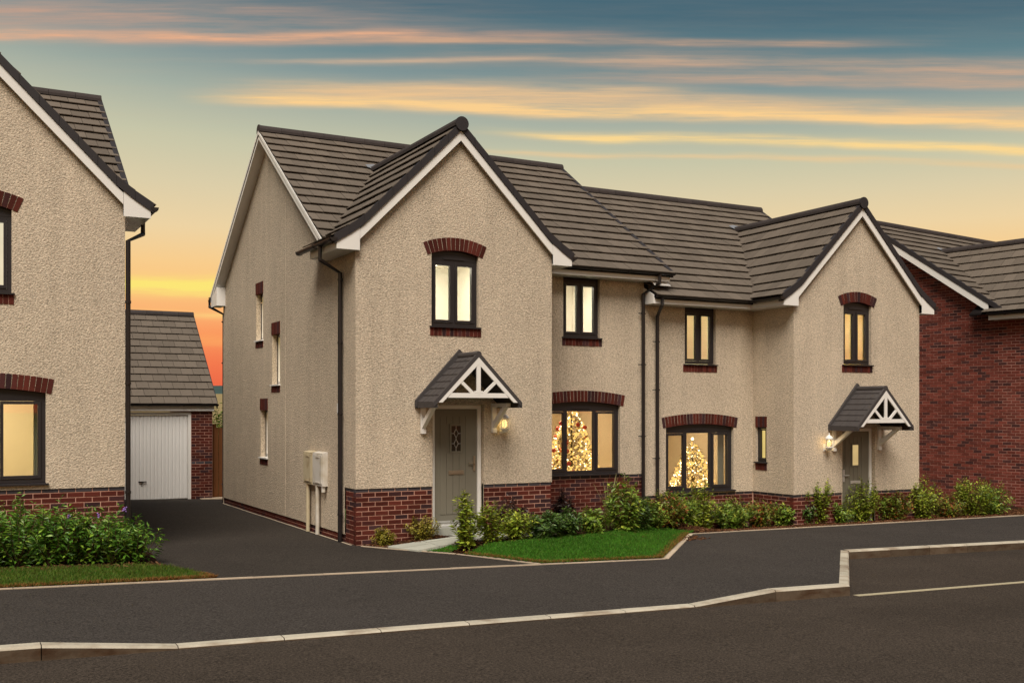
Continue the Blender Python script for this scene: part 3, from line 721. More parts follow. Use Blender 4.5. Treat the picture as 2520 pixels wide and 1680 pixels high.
def door(h, u0, u1, z0, z1, glass='dark', handle=1):
    """grey composite door in a white frame, recessed; u runs left to right as seen from the street"""
    P = front(0)[0]; d = .085; fw = .065; f = MB()
    f.box((u0, d, z0), (u0 + fw, d + .07, z1), P); f.box((u1 - fw, d, z0), (u1, d + .07, z1), P); f.box((u0 + fw, d, z1 - fw), (u1 - fw, d + .07, z1), P)
    f.box((u0 + fw, d, z0), (u1 - fw, d + .07, z0 + .045), P)
    dr = h.part(f, 'door', UPVC)
    a, b, c, e = u0 + fw + .004, u1 - fw - .004, z0 + .05, z1 - fw - .004
    k = MB(); k.box((a, d + .022, c), (b, d + .066, e), P); h.part(k, 'door_leaf', DOORM, dr)
    k = MB(); k.box((u0, -.02, z0 - .30), (u1, d + .06, z0 - .037), P); h.part(k, 'step', FLAG, dr)
    k = MB(); k.box((u0 - .02, d - .07, z0 - .035), (u1 + .02, d + .05, z0 - .002), P); k.box((a, d - .02, z0 + .047), (b, d + .02, z0 + .075), P); h.part(k, 'threshold', CHROME, dr)
    pa, pb = a + .10, b - .10; n = 5; w = (pb - pa) / n; gc = (a + b) / 2
    ga, gb, g0, g1 = gc - .085, gc + .085, e - .70, e - .28
    for i in range(n):
        k = MB(); x0, x1 = pa + w * i + .004, pa + w * (i + 1) - .004
        for lo, hi in (((c + .13, g0 - .03), (g1 + .03, e - .12)) if x1 > ga - .02 and x0 < gb + .02 else ((c + .13, e - .12),)):
            k.box((x0, d + .014, lo), (x1, d + .024, hi), P)
        h.part(k, 'plank', DOORM, dr)
    k = MB()
    for x0, x1, y0, y1 in ((ga - .03, ga, g0 - .03, g1 + .03), (gb, gb + .03, g0 - .03, g1 + .03), (ga, gb, g0 - .03, g0), (ga, gb, g1, g1 + .03)): k.box((x0, d + .004, y0), (x1, d + .026, y1), P)
    h.part(k, 'glass_frame', DOORM, dr)
    k = MB(); k.box((ga, d + .014, g0), (gb, d + .020, g1), P); h.part(k, 'door_glass', DARKGLASS if glass == 'dark' else BLIND['honey'], dr)
    if glass == 'dark':
        k = MB(); m = (g0 + g1) / 2
        pts = lambda s: [P(*q) for q in s]
        for s in (((gc, g1), (gc, g1 - .05)), ((gc, g0), (gc, g0 + .05)), ((gc, g1 - .05), (gc + .04, g1 - .125), (gc, g1 - .20), (gc - .04, g1 - .125), (gc, g1 - .05)),
                  ((gc, g0 + .05), (gc + .04, g0 + .125), (gc, g0 + .20), (gc - .04, g0 + .125), (gc, g0 + .05)), ((gc, m - .02), (gc, m + .02)),
                  ((ga, g1 - .125), (gc - .04, g1 - .125)), ((gb, g1 - .125), (gc + .04, g1 - .125)), ((ga, g0 + .125), (gc - .04, g0 + .125)), ((gb, g0 + .125), (gc + .04, g0 + .125))):
            for p, q in zip(s, s[1:]): k.tube([P(p[0], d + .010, p[1]), P(q[0], d + .010, q[1])], .0042, 5)
        h.part(k, 'glass_leading', CHROME, dr)
    k = MB(); zl = z0 + .84; k.box((gc - .14, d + .0, zl), (gc + .14, d + .02, zl + .065), P); k.box((gc - .115, d - .006, zl + .016), (gc + .115, d + .004, zl + .05), P); h.part(k, 'letterbox', BRASS if glass == 'dark' else CHROME, dr)
    k = MB(); hx = b - .055 if handle > 0 else a + .055; zh = z0 + 1.02
    k.box((hx - .017, d + .0, zh - .13), (hx + .017, d + .022, zh + .12), P); k.tube([P(hx, d - .02, zh), P(hx - handle * .12, d - .025, zh)], .010, 6); k.tube([P(hx, d + .01, zh), P(hx, d - .022, zh)], .010, 6)
    h.part(k, 'handle', BRASS if glass == 'dark' else CHROME, dr)
    return dr
def canopy(h, cx, zb, pr=.75, half=.72):
    """small pitched porch roof on two gallows brackets"""
    zt = zb + half * 1.02; root_mb = MB(); y0 = -pr
    H = lambda r: zt - r * 1.02
    # moulded tile roof: stepped courses on both slopes
    for sg in (-1, 1):
        n = 7
        for i in range(n):
            a, b = half * 1.06 * i / n, half * 1.06 * (i + 1) / n
            X = lambda r: cx + sg * r
            root_mb.hexa([(X(a), y0, H(a) + .01), (X(b), y0, H(b) + .018), (X(b), -.004, H(b) + .018), (X(a), -.004, H(a) + .01),
                          (X(a), y0, H(a) + .034), (X(b), y0, H(b) + .058), (X(b), -.004, H(b) + .058), (X(a), -.004, H(a) + .034)])
            for yy in [y0 + pr * t for t in (.25, .5, .75)]:
                o = 0 if i % 2 else .09
                if yy + o < -.03: root_mb.hexa([(X(a + .012), yy + o, H(a + .012) + .03), (X(b), yy + o, H(b) + .05), (X(b), yy + o + .012, H(b) + .05), (X(a + .012), yy + o + .012, H(a + .012) + .03),
                                (X(a + .012), yy + o, H(a + .012) + .040), (X(b), yy + o, H(b) + .064), (X(b), yy + o + .012, H(b) + .064), (X(a + .012), yy + o + .012, H(a + .012) + .040)])
        root_mb.prism([(cx, y0 - .015, zt + .075), (cx + sg * half * 1.10, y0 - .015, H(half * 1.10) + .075), (cx + sg * half * 1.10, y0 - .015, H(half * 1.10) - .01), (cx, y0 - .015, zt - .01)], (0, .05, 0))
        root_mb.prism([(cx, -.055, zt + .15), (cx + sg * half * 1.10, -.055, H(half * 1.10) + .11), (cx + sg * half * 1.10, -.055, H(half * 1.10) - .01), (cx, -.055, zt - .01)], (0, .05, 0))
        root_mb.box((cx + sg * half * 1.04 - .02, y0, H(half * 1.1) - .01), (cx + sg * half * 1.04 + .035, -.01, H(half * 1.1) + .075))
    root_mb.tube([(cx, y0 - .012, zt + .035), (cx, -.006, zt + .035)], .052, 10)
    cn = h.part(root_mb, 'porch_canopy', CANOPY)
    k = MB(); t = .10; y1 = y0 - .012
    for sg in (-1, 1):
        X = lambda r: cx + sg * r
        k.prism([(X(0), y1, zt - .005), (X(half * 1.0), y1, H(half)), (X(half * 1.0 - .085), y1, H(half)), (X(0), y1, zt - .125)], (0, .028, 0))
        k.prism([(X(.025), y1 + .004, zb + .19), (X(.0), y1 + .004, zb + .145), (X(.235), y1 + .004, zb + .385), (X(.28), y1 + .004, zb + .35)] if False else
                [(X(.03), y1 + .004, zb + .115), (X(.30), y1 + .004, zb + .36), (X(.335), y1 + .004, zb + .32), (X(.09), y1 + .004, zb + .10)], (0, .022, 0))
    k.prism([(cx - half + .18, y1 + .003, zb + .075), (cx + half - .18, y1 + .003, zb + .075), (cx + half - .24, y1 + .003, zb + .15), (cx - half + .24, y1 + .003, zb + .15)], (0, .025, 0))
    k.box((cx - .035, y1 + .002, zb + .12), (cx + .035, y1 + .026, zt - .10))
    k.box((cx - .075, y1 + .001, zb + .151), (cx + .075, y1 + .02, zb + .185))
    h.part(k, 'truss', UPVC, cn)
    for sg in (-1, 1):
        k = MB(); X = cx + sg * (half - .07); w = .040
        k.box((X - w, -.045, zb - .50), (X + w, -.004, zb - .008)); k.box((X - w, y0 + .20, zb - .07), (X + w, -.046, zb - .008))
        k.hexa([(X - w * .8, -.046, zb - .42), (X + w * .8, -.046, zb - .42), (X + w * .8, -.046, zb - .31), (X - w * .8, -.046, zb - .31),
                (X - w * .8, y0 + .25, zb - .072), (X + w * .8, y0 + .25, zb - .072), (X + w * .8, y0 + .36, zb - .072), (X - w * .8, y0 + .36, zb - .072)])
        k.box((X - w, -.06, zb - .505), (X + w, -.046, zb - .44)); h.part(k, 'bracket', UPVC, cn)
    return cn
def lantern(loc, label):
    """white half-lantern wall lamp with a lit bulb; loc = point on the wall at mid height, wall normal -Y"""
    o = empty('wall_lantern', loc); tag(o, label, 'wall lamp', 'white lanterns beside the front doors')
    cx = (0, -.13, 0)
    k = MB(); k.box((-.035, -.014, -.17), (.035, -.002, -.02)); k.tube([(0, -.014, -.13), (0, -.07, -.15), (0, -.125, -.125)], .012, 8); k.build('wall_plate', UPVC, o)
    k = MB(); k.lathe([(.080, .070), (.082, .08), (.074, .105), (.052, .135), (.022, .15), (.010, .17), (.011, .19), (.003, .20)], cx, 16); k.build('cap', UPVC, o, smooth=True)
    k = MB(); k.lathe([(.02, -.155), (.045, -.135), (.052, -.11), (.076, -.10), (.078, -.085)], cx, 16); k.build('base', UPVC, o, smooth=True)
    k = MB(); k.lathe([(.068, -.084), (.068, .069)], cx, 16); k.build('glass', GLASS, o, smooth=True)
    k = MB()
    for i in range(8): a = i * math.pi / 4 + .2; k.tube([(.072 * math.cos(a), -.13 + .072 * math.sin(a), -.084), (.072 * math.cos(a), -.13 + .072 * math.sin(a), .07)], .004, 5)
    k.build('cage', UPVC, o)
    k = MB(); k.lathe([(.012, -.07), (.022, -.05), (.026, -.02), (.020, .02), (.008, .045)], cx, 10); k.build('bulb', LAMPGLOW, o)
    ld = bpy.data.lights.new('lantern_light', 'POINT'); lo = bpy.data.objects.new('lantern_light', ld); COL.objects.link(lo); lo.parent = o
    lo.location = (0, -.13, .0); ld.energy = 1.7; ld.color = (1, .66, .22); ld.shadow_soft_size = .06
    return o

# ------------------------------------------------------------------ house 1 (centre)
def W(u0, u1, z0, z1, lights, **k): return dict(u0=u0, u1=u1, z0=z0, z1=z1, lights=lights, **k)
h1 = House((0, 0, 0), 0, False, 'cream roughcast house in the middle, its steep gable beside the driveway')
build_house(h1, xr=6.42, verge_l=.20, verge_r=.40, main_cap=False, base=-.3,
    gable_windows=(W(1.31, 2.17, 3.50, 4.66, (1, 1), rise=.10),),
    gable_door=dict(u0=1.33, u1=2.27, z1=2.20),
    recess_windows=(W(4.56, 5.38, 3.50, 4.63, (1, 1)), W(4.12, 5.85, .90, 2.20, (.95, 1.25, .95), rise=.085, fixed=(1,), course=False)),
    side_windows=(W(5.40, 5.92, 3.55, 4.50, (1,), blind='yellow'), W(4.20, 4.73, 2.62, 3.60, (1,), blind='yellow'), W(5.06, 5.58, 1.17, 2.12, (1,), blind='honey')))
door(h1, 1.34, 2.26, .20, 2.195, 'dark', 1)
canopy(h1, 1.80, 2.23, .74)
downpipe(h1, [(-.40, .55, 4.74), (-.40, .55, 4.52), (-.06, .56, 4.33), (-.06, .56, -.02)], (4.22, 3.2, 2.05, .42), (0, -1, 0))
downpipe(h1, [(6.50, .795, 4.74), (6.50, .795, 4.58), (6.35, 1.13, 4.38), (6.35, 1.13, -.3)], (4.0, 3.0, 1.6), (-1, 0, 0))
downpipe(h1, [(-.22, 9.22, 4.68), (-.22, 9.22, 4.52), (.03, 8.86, 4.32), (.03, 8.86, -.02)], (4.15, 3.2, 2.05, .4), (1, 0, 0))
k = MB(); k.box((-.004, 3.83, .12), (.01, 3.86, 6.5)); h1.part(k, 'movement_joint', ROUGHCAST)
k = MB(); k.box((-.03, .70, 2.05), (-.002, .80, 2.22)); h1.part(k, 'vent_cover', UPVC)

# ------------------------------------------------------------------ house 2 (right, mirrored, half a step lower)
h2 = House((12.8, 0, -.44), 0, True, 'cream roughcast house joined to the right of the middle one, mirrored and a little lower')
build_house(h2, xr=6.38, mx0=.0, verge_l=-.02, verge_r=0, base=-.1, brick_budget=240,
    gable_windows=(W(1.44, 2.24, 3.50, 4.70, (1, 1), rise=.10),),
    gable_door=dict(u0=1.33, u1=2.27, z1=2.18),
    recess_windows=(W(4.59, 5.38, 3.49, 4.63, (1, 1)), W(4.12, 5.85, .92, 2.20, (.95, 1.25, .95), rise=.085, fixed=(1,), course=False)),
    return_windows=(W(.79, 1.10, 1.49, 2.20, (1,), blind='yellow'),), plinth_return=0, sidez=.4)
door(h2, 1.34, 2.26, .18, 2.175, 'lit', 1)
canopy(h2, 1.88, 2.22, .78)
downpipe(h2, [(6.24, .795, 4.74), (6.24, .795, 4.60), (6.11, 1.13, 4.40), (6.11, 1.13, .1)], (3.9, 2.95, 1.6), (1, 0, 0))

# ------------------------------------------------------------------ house on the left and the brick house on the right
h0 = House((-3.37, .55, .30), 0, True, 'cream roughcast house cut off by the left edge, with a hedge below its window')
build_house(h0, xr=7.0, gw=3.88, dpc=.70, base=-.4, lift=.02, verge_l=.3, verge_r=.1, brick_budget=150, tile_budget=160,
    gable_windows=(W(1.51, 2.37, 3.46, 4.60, (1, 1), rise=.10, blind='ivory'), W(1.07, 2.81, .78, 2.05, (1.12, 1.05, 1.12), rise=.085, fixed=(1,), course=False)), plinth_return=0)
downpipe(h0, [(-.34, .55, 4.76), (-.34, .55, 4.50), (-.045, .02, 4.30), (-.045, .02, -.3)], (3.4, 2.2, .6), (0, 1, 0))
h3 = House((18.17, .79, -.22), R(8), False, 'dark red brick house cut off by the right edge, turned slightly along the street', group='red brick buildings')
build_house(h3, wm=MORTAR3, brickhouse=True, base=-.7, side_brick=True, xr=7.0, verge_l=.27, tile_budget=300, plinth_return=0, gend=1.25,
    gable_windows=(W(1.37, 2.23, 3.50, 4.66, (1, 1), rise=.10, blind='ivory'), W(.93, 2.67, .90, 2.20, (.95, 1.25, .95), rise=.085, fixed=(1,), course=False, blind='honey')), recess_windows=(W(4.56, 5.38, 3.50, 4.63, (1, 1), blind='ivory'),))

# ------------------------------------------------------------------ lit living rooms and christmas trees
def room(h, u0, u1, z0, z1, y0, y1, cu, curtains=True, lamp=None, paint=None, board=True, lr=.26):
    k = MB(); P = lambda *q: q
    k.face([(u0, y0, z0), (u1, y0, z0), (u1, y1, z0), (u0, y1, z0)]); k.face([(u0, y0, z1), (u1, y0, z1), (u1, y1, z1), (u0, y1, z1)])
    k.face([(u0, y1, z0), (u1, y1, z0), (u1, y1, z1), (u0, y1, z1)]); k.face([(u0, y0, z0), (u0, y1, z0), (u0, y1, z1), (u0, y0, z1)]); k.face([(u1, y0, z0), (u1, y1, z0), (u1, y1, z1), (u1, y0, z1)])
    k.face([(u0, y0, z0), (cu[0], y0, z0), (cu[0], y0, z1), (u0, y0, z1)]); k.face([(cu[1], y0, z0), (u1, y0, z0), (u1, y0, z1), (cu[1], y0, z1)])
    rm = h.part(k, 'room_wall', paint or ROOM, recalc=False)
    k = MB(); c = ((u0 + u1) / 2, (y0 + y1) / 2 - .1, z1 - .05); k.lathe([(lr, 0), (lr, .03)], c, 20); h.part(k, 'ceiling_lamp', lamp or CEIL, rm)
    for a, b in ((cu[0] - .02, cu[0] + .14), (cu[1] - .14, cu[1] + .02)) if curtains else ():
        k = MB(); n = 14
        for i in range(n):
            x0, x1 = a + (b - a) * i / n, a + (b - a) * (i + 1) / n; f = lambda i: y0 + .06 + .02 * (i % 2)
            k.hexa([(x0, f(i), z0 + .3), (x1, f(i + 1), z0 + .3), (x1, f(i + 1) + .006, z0 + .3), (x0, f(i) + .006, z0 + .3), (x0, f(i), z1 - .12), (x1, f(i + 1), z1 - .12), (x1, f(i + 1) + .006, z1 - .12), (x0, f(i) + .006, z1 - .12)])
        h.part(k, 'curtain', CURTAIN, rm)
    if not board: return
    k = MB(); k.box((u0 + .3, y1 - .30, z0 + .01), (u0 + 1.3, y1 - .02, z0 + .85)); k.box((u0 + .45, y1 - .05, z0 + 1.15), (u0 + 1.05, y1 - .012, z0 + 1.75)); h.part(k, 'sideboard', TIMBER, rm)
room(h1, 3.75, 6.35, .2, 2.46, 1.45, 4.0, (4.14, 5.83), False); room(h2, 3.75, 6.33, .2, 2.46, 1.45, 4.0, (4.14, 5.83))
def slats(h, P, u0, u1, z0, z1, d, mat):
    """half-open venetian blind behind the panes"""
    k = MB(); n = int((z1 - z0) / .05)
    for i in range(n): z = z0 + .05 * i; k.hexa([P(u0, d, z), P(u1, d, z), P(u1, d + .018, z + .046), P(u0, d + .018, z + .046), P(u0, d, z + .003), P(u1, d, z + .003), P(u1, d + .018, z + .049), P(u0, d + .018, z + .049)])
    h.part(k, 'venetian_blind', SLAT)
room(h0, .7, 3.2, .1, 2.35, .26, 2.4, (1.07, 2.81), True, None, PAINTY, False, .30)
room(h1, .9, 2.7, 2.6, 4.72, .24, 2.0, (1.31, 2.17), False, CEILW, PAINTW, False, .30)
room(h1, 3.9, 6.0, 2.6, 4.72, 1.45, 3.2, (4.56, 5.38), False, CEILW, PAINTW, False, .30)
room(h2, 3.9, 6.0, 2.6, 4.72, 1.45, 3.2, (4.59, 5.38), False, CEILW, PAINTY, False, .48)
room(h2, .9, 2.8, 2.6, 4.72, .24, 2.0, (1.44, 2.24), False, CEILW, PAINTA, False, .50)
slats(h2, front(1.2)[0], 4.65, 5.33, 3.56, 4.56, .17, SLAT); slats(h2, front(0)[0], 1.50, 2.19, 3.56, 4.60, .17, SLAT)
def xmas_tree(loc, H, rad, label, reds, seed):
    r = random.Random(seed); o = empty('christmas_tree', loc); tag(o, label, 'christmas tree', 'lit christmas trees behind the windows')
    k = MB(); k.tube([(0, 0, 0), (0, 0, H * .9)], [.04, .012], 8); k.lathe([(.14, 0), (.16, .18)], (0, 0, 0), 12); k.build('trunk', TWIG, o)
    v, f = [], []; bl = MB()
    for i in range(2600):
        t = r.random() ** .75; z = .16 + (H - .18) * (1 - t) if False else .16 + (H - .18) * (1 - math.sqrt(r.random())) ; q = 1 - (z - .16) / (H - .18)
        rr = rad * q ** .7 * (.45 + .55 * r.random()) * (1 + .12 * math.sin(z * 19)); a = r.uniform(0, 6.283)
        p = Vector((rr * math.cos(a), rr * math.sin(a), z)); d = Vector((math.cos(a), math.sin(a), -.25 + r.uniform(-.3, .3))).normalized(); s = d.cross(Vector((0, 0, 1))).normalized()
        s = (s + Vector((0, 0, r.uniform(-.6, .6)))).normalized() * .018; l = r.uniform(.06, .12); n = len(v)
        v += [tuple(p - s), tuple(p + s), tuple(p + d * l)]; f.append((n, n + 1, n + 2))
    tag(raw('foliage', v, f, NEEDLE, o), kind='stuff')
    lw = MB()
    for i in range(1250):
        z = .16 + (H - .16) * (1 - math.sqrt(r.random())); q = 1 - (z - .16) / (H - .18); a = r.uniform(0, 6.283); rr = rad * max(q, .02) ** .7 * r.uniform(.8, 1.06)
        (lw if i % 5 == 0 else bl).ball((rr * math.cos(a), rr * math.sin(a), z), r.choice((.009, .012, .016)) if i % 5 == 0 else r.choice((.014, .020, .026)), 4)
    lw.ball((0, 0, H + .03), .03, 6)
    tag(bl.build('fairy_lights', BULB, o, recalc=False), kind='stuff'); tag(lw.build('white_fairy_lights', BULBW, o, recalc=False), kind='stuff')
    for i in range(reds):
        z = .2 + (H - .35) * (1 - math.sqrt(r.random())); q = 1 - (z - .16) / (H - .18); a = r.uniform(0, 6.283); rr = rad * q ** .7 * 1.07
        k = MB(); k.ball((rr * math.cos(a), rr * math.sin(a), z), .046, 8); k.build('bauble', BAUBLE, o, smooth=True)
    return o
xmas_tree((5.33, 2.15, .21), 2.02, .68, 'tall glittering Christmas tree with red baubles filling the middle window of the nearer house', 60, 3)
xmas_tree((8.36, 2.15, -.23), 1.70, .66, 'shorter white-lit Christmas tree behind the ground-floor window of the lower right house', 0, 8)
lantern((2.60, 0, 1.885), 'lit white wall lantern to the right of the nearer front door')
lantern((10.03, 0, 1.45), 'lit white wall lantern to the left of the farther front door')

# ------------------------------------------------------------------ meter boxes on the side wall of house 1
def meter(y0, y1, mat, pipe_y, label):
    o = empty('meter_box', (0, (y0 + y1) / 2, 0)); tag(o, label, 'meter box', 'meter boxes on the side wall')
    c = (y0 + y1) / 2; k = MB(); a, b = y0 - c, y1 - c
    k.hexa([(-.10, a, .82), (-.003, a, .82), (-.003, b, .82), (-.10, b, .82), (-.10, a, 1.375), (-.003, a, 1.40), (-.003, b, 1.40), (-.10, b, 1.375)]); k.build('box', mat, o)
    k = MB(); k.box((-.112, a + .03, .86), (-.101, b - .03, 1.345)); d = k.build('door', mat, o)
    k = MB(); k.box((-.12, a + .12, 1.30), (-.113, a + .32, 1.325)); k.box((-.12, a + .12, .87), (-.113, a + .32, .89)); k.build('door_rib', mat, d)
    k = MB(); q = pipe_y - c; k.tube([(-.07, q, .82), (-.07, q, -.02)], .034, 10); k.build('conduit', mat, o)
    return o
meter(1.905, 2.385, METERY, 2.22, 'yellowed meter box, the farther of the two on the side wall by the driveway')
mw = meter(1.34, 1.86, METER, 1.69, 'whiter meter box on the side wall, the one nearer the black downpipe')
k = MB(); k.tube([(-.06, -.20, .82), (-.06, -.20, .72)], .035, 10); k.build('pipe_stub', METER, mw)

# ------------------------------------------------------------------ ground heights
def ss(a, b, x): t = min(1, max(0, (x - a) / (b - a))); return t * t * (3 - 2 * t)
def interp(xs, ys, x):
    if x <= xs[0]: return ys[0]
    for i in range(len(xs) - 1):
        if x <= xs[i + 1]: return ys[i] + (ys[i + 1] - ys[i]) * (x - xs[i]) / (xs[i + 1] - xs[i])
    return ys[-1]
def driveR(y): return interp([-2.87, -2.3, -1.42, -1.0, -.53, -.2, .05], [1.75, 1.48, 1.08, .72, .35, .13, .05], y)
def Ez(x): return interp([-20, 3.9, 6.1, 15.2, 40], [.57, -.147, -.12, -.22, -.5], x)
def Ey(x): return interp([-20, 3.9, 6.1, 15.2, 40], [-2.87, -2.86, -.67, -.7, -.7], x)
def Hz(x):
    a = -.03 - .03 * x
    if x < 6.4: q = ss(.3, 1.5, x); return a * (1 - q) + .05 * q
    q = ss(6.4, 7.4, x); return .05 * (1 - q) - .3 * q
def HG(x, y):
    t = ss(0, 1.6, y - Ey(x))
    if y < .1: t *= ss(0, .6, x - driveR(y))
    return Ez(x) * (1 - t) + Hz(x) * t
def DZ(x, y): return -.03 - .03 * x - .15 * ss(9, 12, y)
def RZ(x): return -.055 - .025 * x
def KZ(x):
    """kerb top above the road: flush across the driveway, full height elsewhere"""
    return interp([-5.05, -3.97, 1.62, 2.80], [.125, .028, .028, .135], x)
def struct(o, kind='structure'): o['kind'] = kind; return o

# ground sheet, field and hills
def gz(x): return -.80 - .027 * min(60, max(-40, x))
v, f = [], []
xs = [-3000, -600, -60, -40, -20, -10, 0, 10, 20, 30, 45, 60, 90, 600, 3000]; ys = [-3000, -300, -40, -20, -5, 10, 25, 60, 300, 3000]
for y in ys:
    for x in xs: v.append((x, y, gz(x) - (1.5 if y < -14 else 0)))
for j in range(len(ys) - 1):
    for i in range(len(xs) - 1): a = j * len(xs) + i; f.append((a, a + 1, a + 1 + len(xs), a + len(xs)))
struct(raw('ground', v, f, GROUND))
def hillstrip(name, mat, rows, amp, seed):
    r = random.Random(seed); v, f = [], []; n = 90
    ph = [r.uniform(0, 6.28) for _ in range(8)]
    for j, (rad, z) in enumerate(rows):
        for i in range(n + 1):
            az = R(-75 + 170 * i / n); w = sum(math.sin(az * (5 + 7 * q) + ph[q]) / (1 + .7 * q) for q in range(8))
            v.append((CAM.x + rad * math.sin(az), CAM.y + rad * math.cos(az), z + amp * w * (j / (len(rows) - 1)) + r.uniform(-.4, .4) * amp * .5 * (j / (len(rows) - 1))))
    for j in range(len(rows) - 1):
        for i in range(n): a = j * (n + 1) + i; f.append((a, a + 1, a + n + 2, a + n + 1))
    return struct(raw(name, v, f, mat))
hillstrip('field', FIELD, [(110, -2), (250, 1.5), (480, 9.2), (520, 6)], .5, 4)
hillstrip('hills', HILLW, [(560, 3), (700, 12), (900, 22), (1100, 29), (1300, 26)], 1.4, 9)

# driveway
v, f = [], []; rows = [(-2.87, -3.6, 1.72), (-2.3, -3.6, 1.46), (-1.42, -3.6, 1.06), (-1.0, -3.6, .70), (-.53, -3.6, .33), (-.2, -3.6, .12), (0.05, -3.6, .04), (2, -3.6, .03), (4, -3.6, .03), (6.5, -3.6, .03), (8.8, -3.6, .03), (9.3, -3.6, 1.5), (10.4, -3.6, 1.5), (11.2, -3.6, 1.5), (12.3, -3.6, 1.5)]
for y, a, b in rows:
    for i in range(7): x = a + (b - a) * i / 6; v.append((x, y, DZ(x, y)))
for j in range(len(rows) - 1):
    for i in range(6): a = j * 7 + i; f.append((a, a + 1, a + 8, a + 7))
struct(raw('driveway', v, f, DRIVE))
# pavement between the gardens and the kerb
sec = [((-30, -2.87), (-30, -6.36)), ((-14, -2.87), (-14, -6.36)), ((-5.05, -2.87), (-5.05, -6.36)), ((-3.97, -2.87), (-3.97, -6.36)), ((-1, -2.87), (-1, -6.36)), ((1.62, -2.87), (1.62, -6.36)), ((2.8, -2.87), (2.8, -6.36)),
       ((3.88, -2.87), (3.97, -6.36)), ((5.0, -1.76), (5.32, -5.04)), ((6.12, -.66), (6.70, -3.71)), ((10, -.66), (10, -3.71)), ((15.2, -.70), (15.2, -3.71)), ((40, -.7), (40, -3.71))]
v, f = [], []; nk = 6
for (ax, ay), (bx, by) in sec:
    z0 = Ez(ax); z1 = RZ(bx) + KZ(bx) - .006
    for i in range(nk + 1): t = i / nk; v.append((ax + (bx - ax) * t, ay + (by - ay) * t, z0 + (z1 - z0) * t))
for j in range(len(sec) - 1):
    for i in range(nk): a = j * (nk + 1) + i; f.append((a, a + 1, a + nk + 2, a + nk + 1))
struct(raw('pavement', v, f, PAVE))
# road with the parking bay
v, f = [], []; xs = [-60, -30, -14, -5, 0, 3, 6, 9, 12, 15, 20, 30, 60]; ys = [-24, -16, -12, -9, -6.3, -3.6]
for y in ys:
    for x in xs: v.append((x, y, RZ(x)))
for j in range(len(ys) - 1):
    for i in range(len(xs) - 1):
        if ys[j] > -6.4 and xs[i] < 3: continue
        a = j * len(xs) + i; f.append((a, a + 1, a + 1 + len(xs), a + len(xs)))
road = struct(raw('road', v, f, ROADM))
mk = MB(); n = 12
for i in range(n):
    x0, x1 = 4.06 + i * .9, 4.06 + (i + 1) * .9
    mk.hexa([(x0, -6.545, RZ(x0) - .01), (x1, -6.545, RZ(x1) - .01), (x1, -6.455, RZ(x1) - .01), (x0, -6.455, RZ(x0) - .01), (x0, -6.545, RZ(x0) + .005), (x1, -6.545, RZ(x1) + .005), (x1, -6.455, RZ(x1) + .005), (x0, -6.455, RZ(x0) + .005)])
struct(mk.build('road_marking', PAINT))
# kerb stones
kerb = empty('kerb', (0, 0, 0)); struct(kerb)
def kerbstone(p0, p1, t0, t1, r0, r1, nrm):
    """one stone from p0 to p1 (front bottom line, xy), tops t, road levels r, nrm towards the pavement; top pale, face dirty and darkened as if in shade"""
    p0, p1, nrm = Vector(p0), Vector(p1), Vector(nrm); d = (p1 - p0).normalized() * .004; k = MB(); W_ = .125; j = rnd.uniform(-.004, .004)
    def sect(p, tz, rz):
        fl = tz - rz < .06
        c1 = min(.022, (tz - rz) * .6)
        q = [(0, rz - .12), (0.004, tz - c1), (.022, tz), (W_, tz + .003), (W_, rz - .12)]
        return [(p.x + nrm.x * (a + j), p.y + nrm.y * (a + j), z) for a, z in q]
    A, B = sect(p0 + d, t0, r0), sect(p1 - d, t1, r1); n = len(A)
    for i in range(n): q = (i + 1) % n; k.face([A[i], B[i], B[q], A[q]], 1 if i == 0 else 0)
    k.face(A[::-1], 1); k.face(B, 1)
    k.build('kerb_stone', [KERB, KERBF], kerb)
xs = [-14.2 + .915 * i for i in range(10)] + [-5.05, -3.97] + [-3.97 + 5.59 / 6 * i for i in range(1, 7)] + [2.80, 3.99]
xs = [x for x in xs if x < -5.2] + [-5.05, -3.97] + [-3.97 + 5.59 / 6 * i for i in range(1, 7)] + [2.80, 3.99]
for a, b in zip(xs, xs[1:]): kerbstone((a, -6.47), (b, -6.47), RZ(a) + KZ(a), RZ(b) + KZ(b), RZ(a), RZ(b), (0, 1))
F, B = Vector((3.99, -6.46)), Vector((6.76, -3.80)); n = 4; dv = (B - F) / n; nn_ = Vector((-dv.y, dv.x)).normalized()
for i in range(n):
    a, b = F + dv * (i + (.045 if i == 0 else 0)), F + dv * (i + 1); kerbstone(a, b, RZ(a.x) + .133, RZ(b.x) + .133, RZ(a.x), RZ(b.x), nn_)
for i in range(20):
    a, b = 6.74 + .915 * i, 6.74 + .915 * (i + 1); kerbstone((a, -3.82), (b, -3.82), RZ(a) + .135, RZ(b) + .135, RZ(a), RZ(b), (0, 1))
# pale edging strips round the lawn, bed and driveway
edging = empty('edging', (0, 0, 0)); struct(edging)
def edge_line(pts, zf, w=.05, step=.9, up=.012):
    for (ax, ay), (bx, by) in zip(pts, pts[1:]):
        a, b = Vector((ax, ay)), Vector((bx, by)); ln = (b - a).length; n = max(1, round(ln / step)); d = (b - a) / ln; nv = Vector((-d.y, d.x)) * w / 2
        for i in range(n):
            p, q = a + d * (ln * i / n + .003), a + d * (ln * (i + 1) / n - .003); k = MB(); u = up + rnd.uniform(-.003, .003)
            c = [p - nv, q - nv, q + nv, p + nv]
            k.hexa([(t.x, t.y, zf(t.x, t.y) - .10) for t in c] + [(t.x, t.y, zf(t.x, t.y) + u) for t in c]); k.build('edging_stone', EDGE, edging)
ez = lambda x, y: Ez(x)
edge_line([(-14, -2.87), (3.885, -2.87)], ez, .055)
edge_line([(3.905, -2.86), (6.12, -.64)], ez, .10, .9)
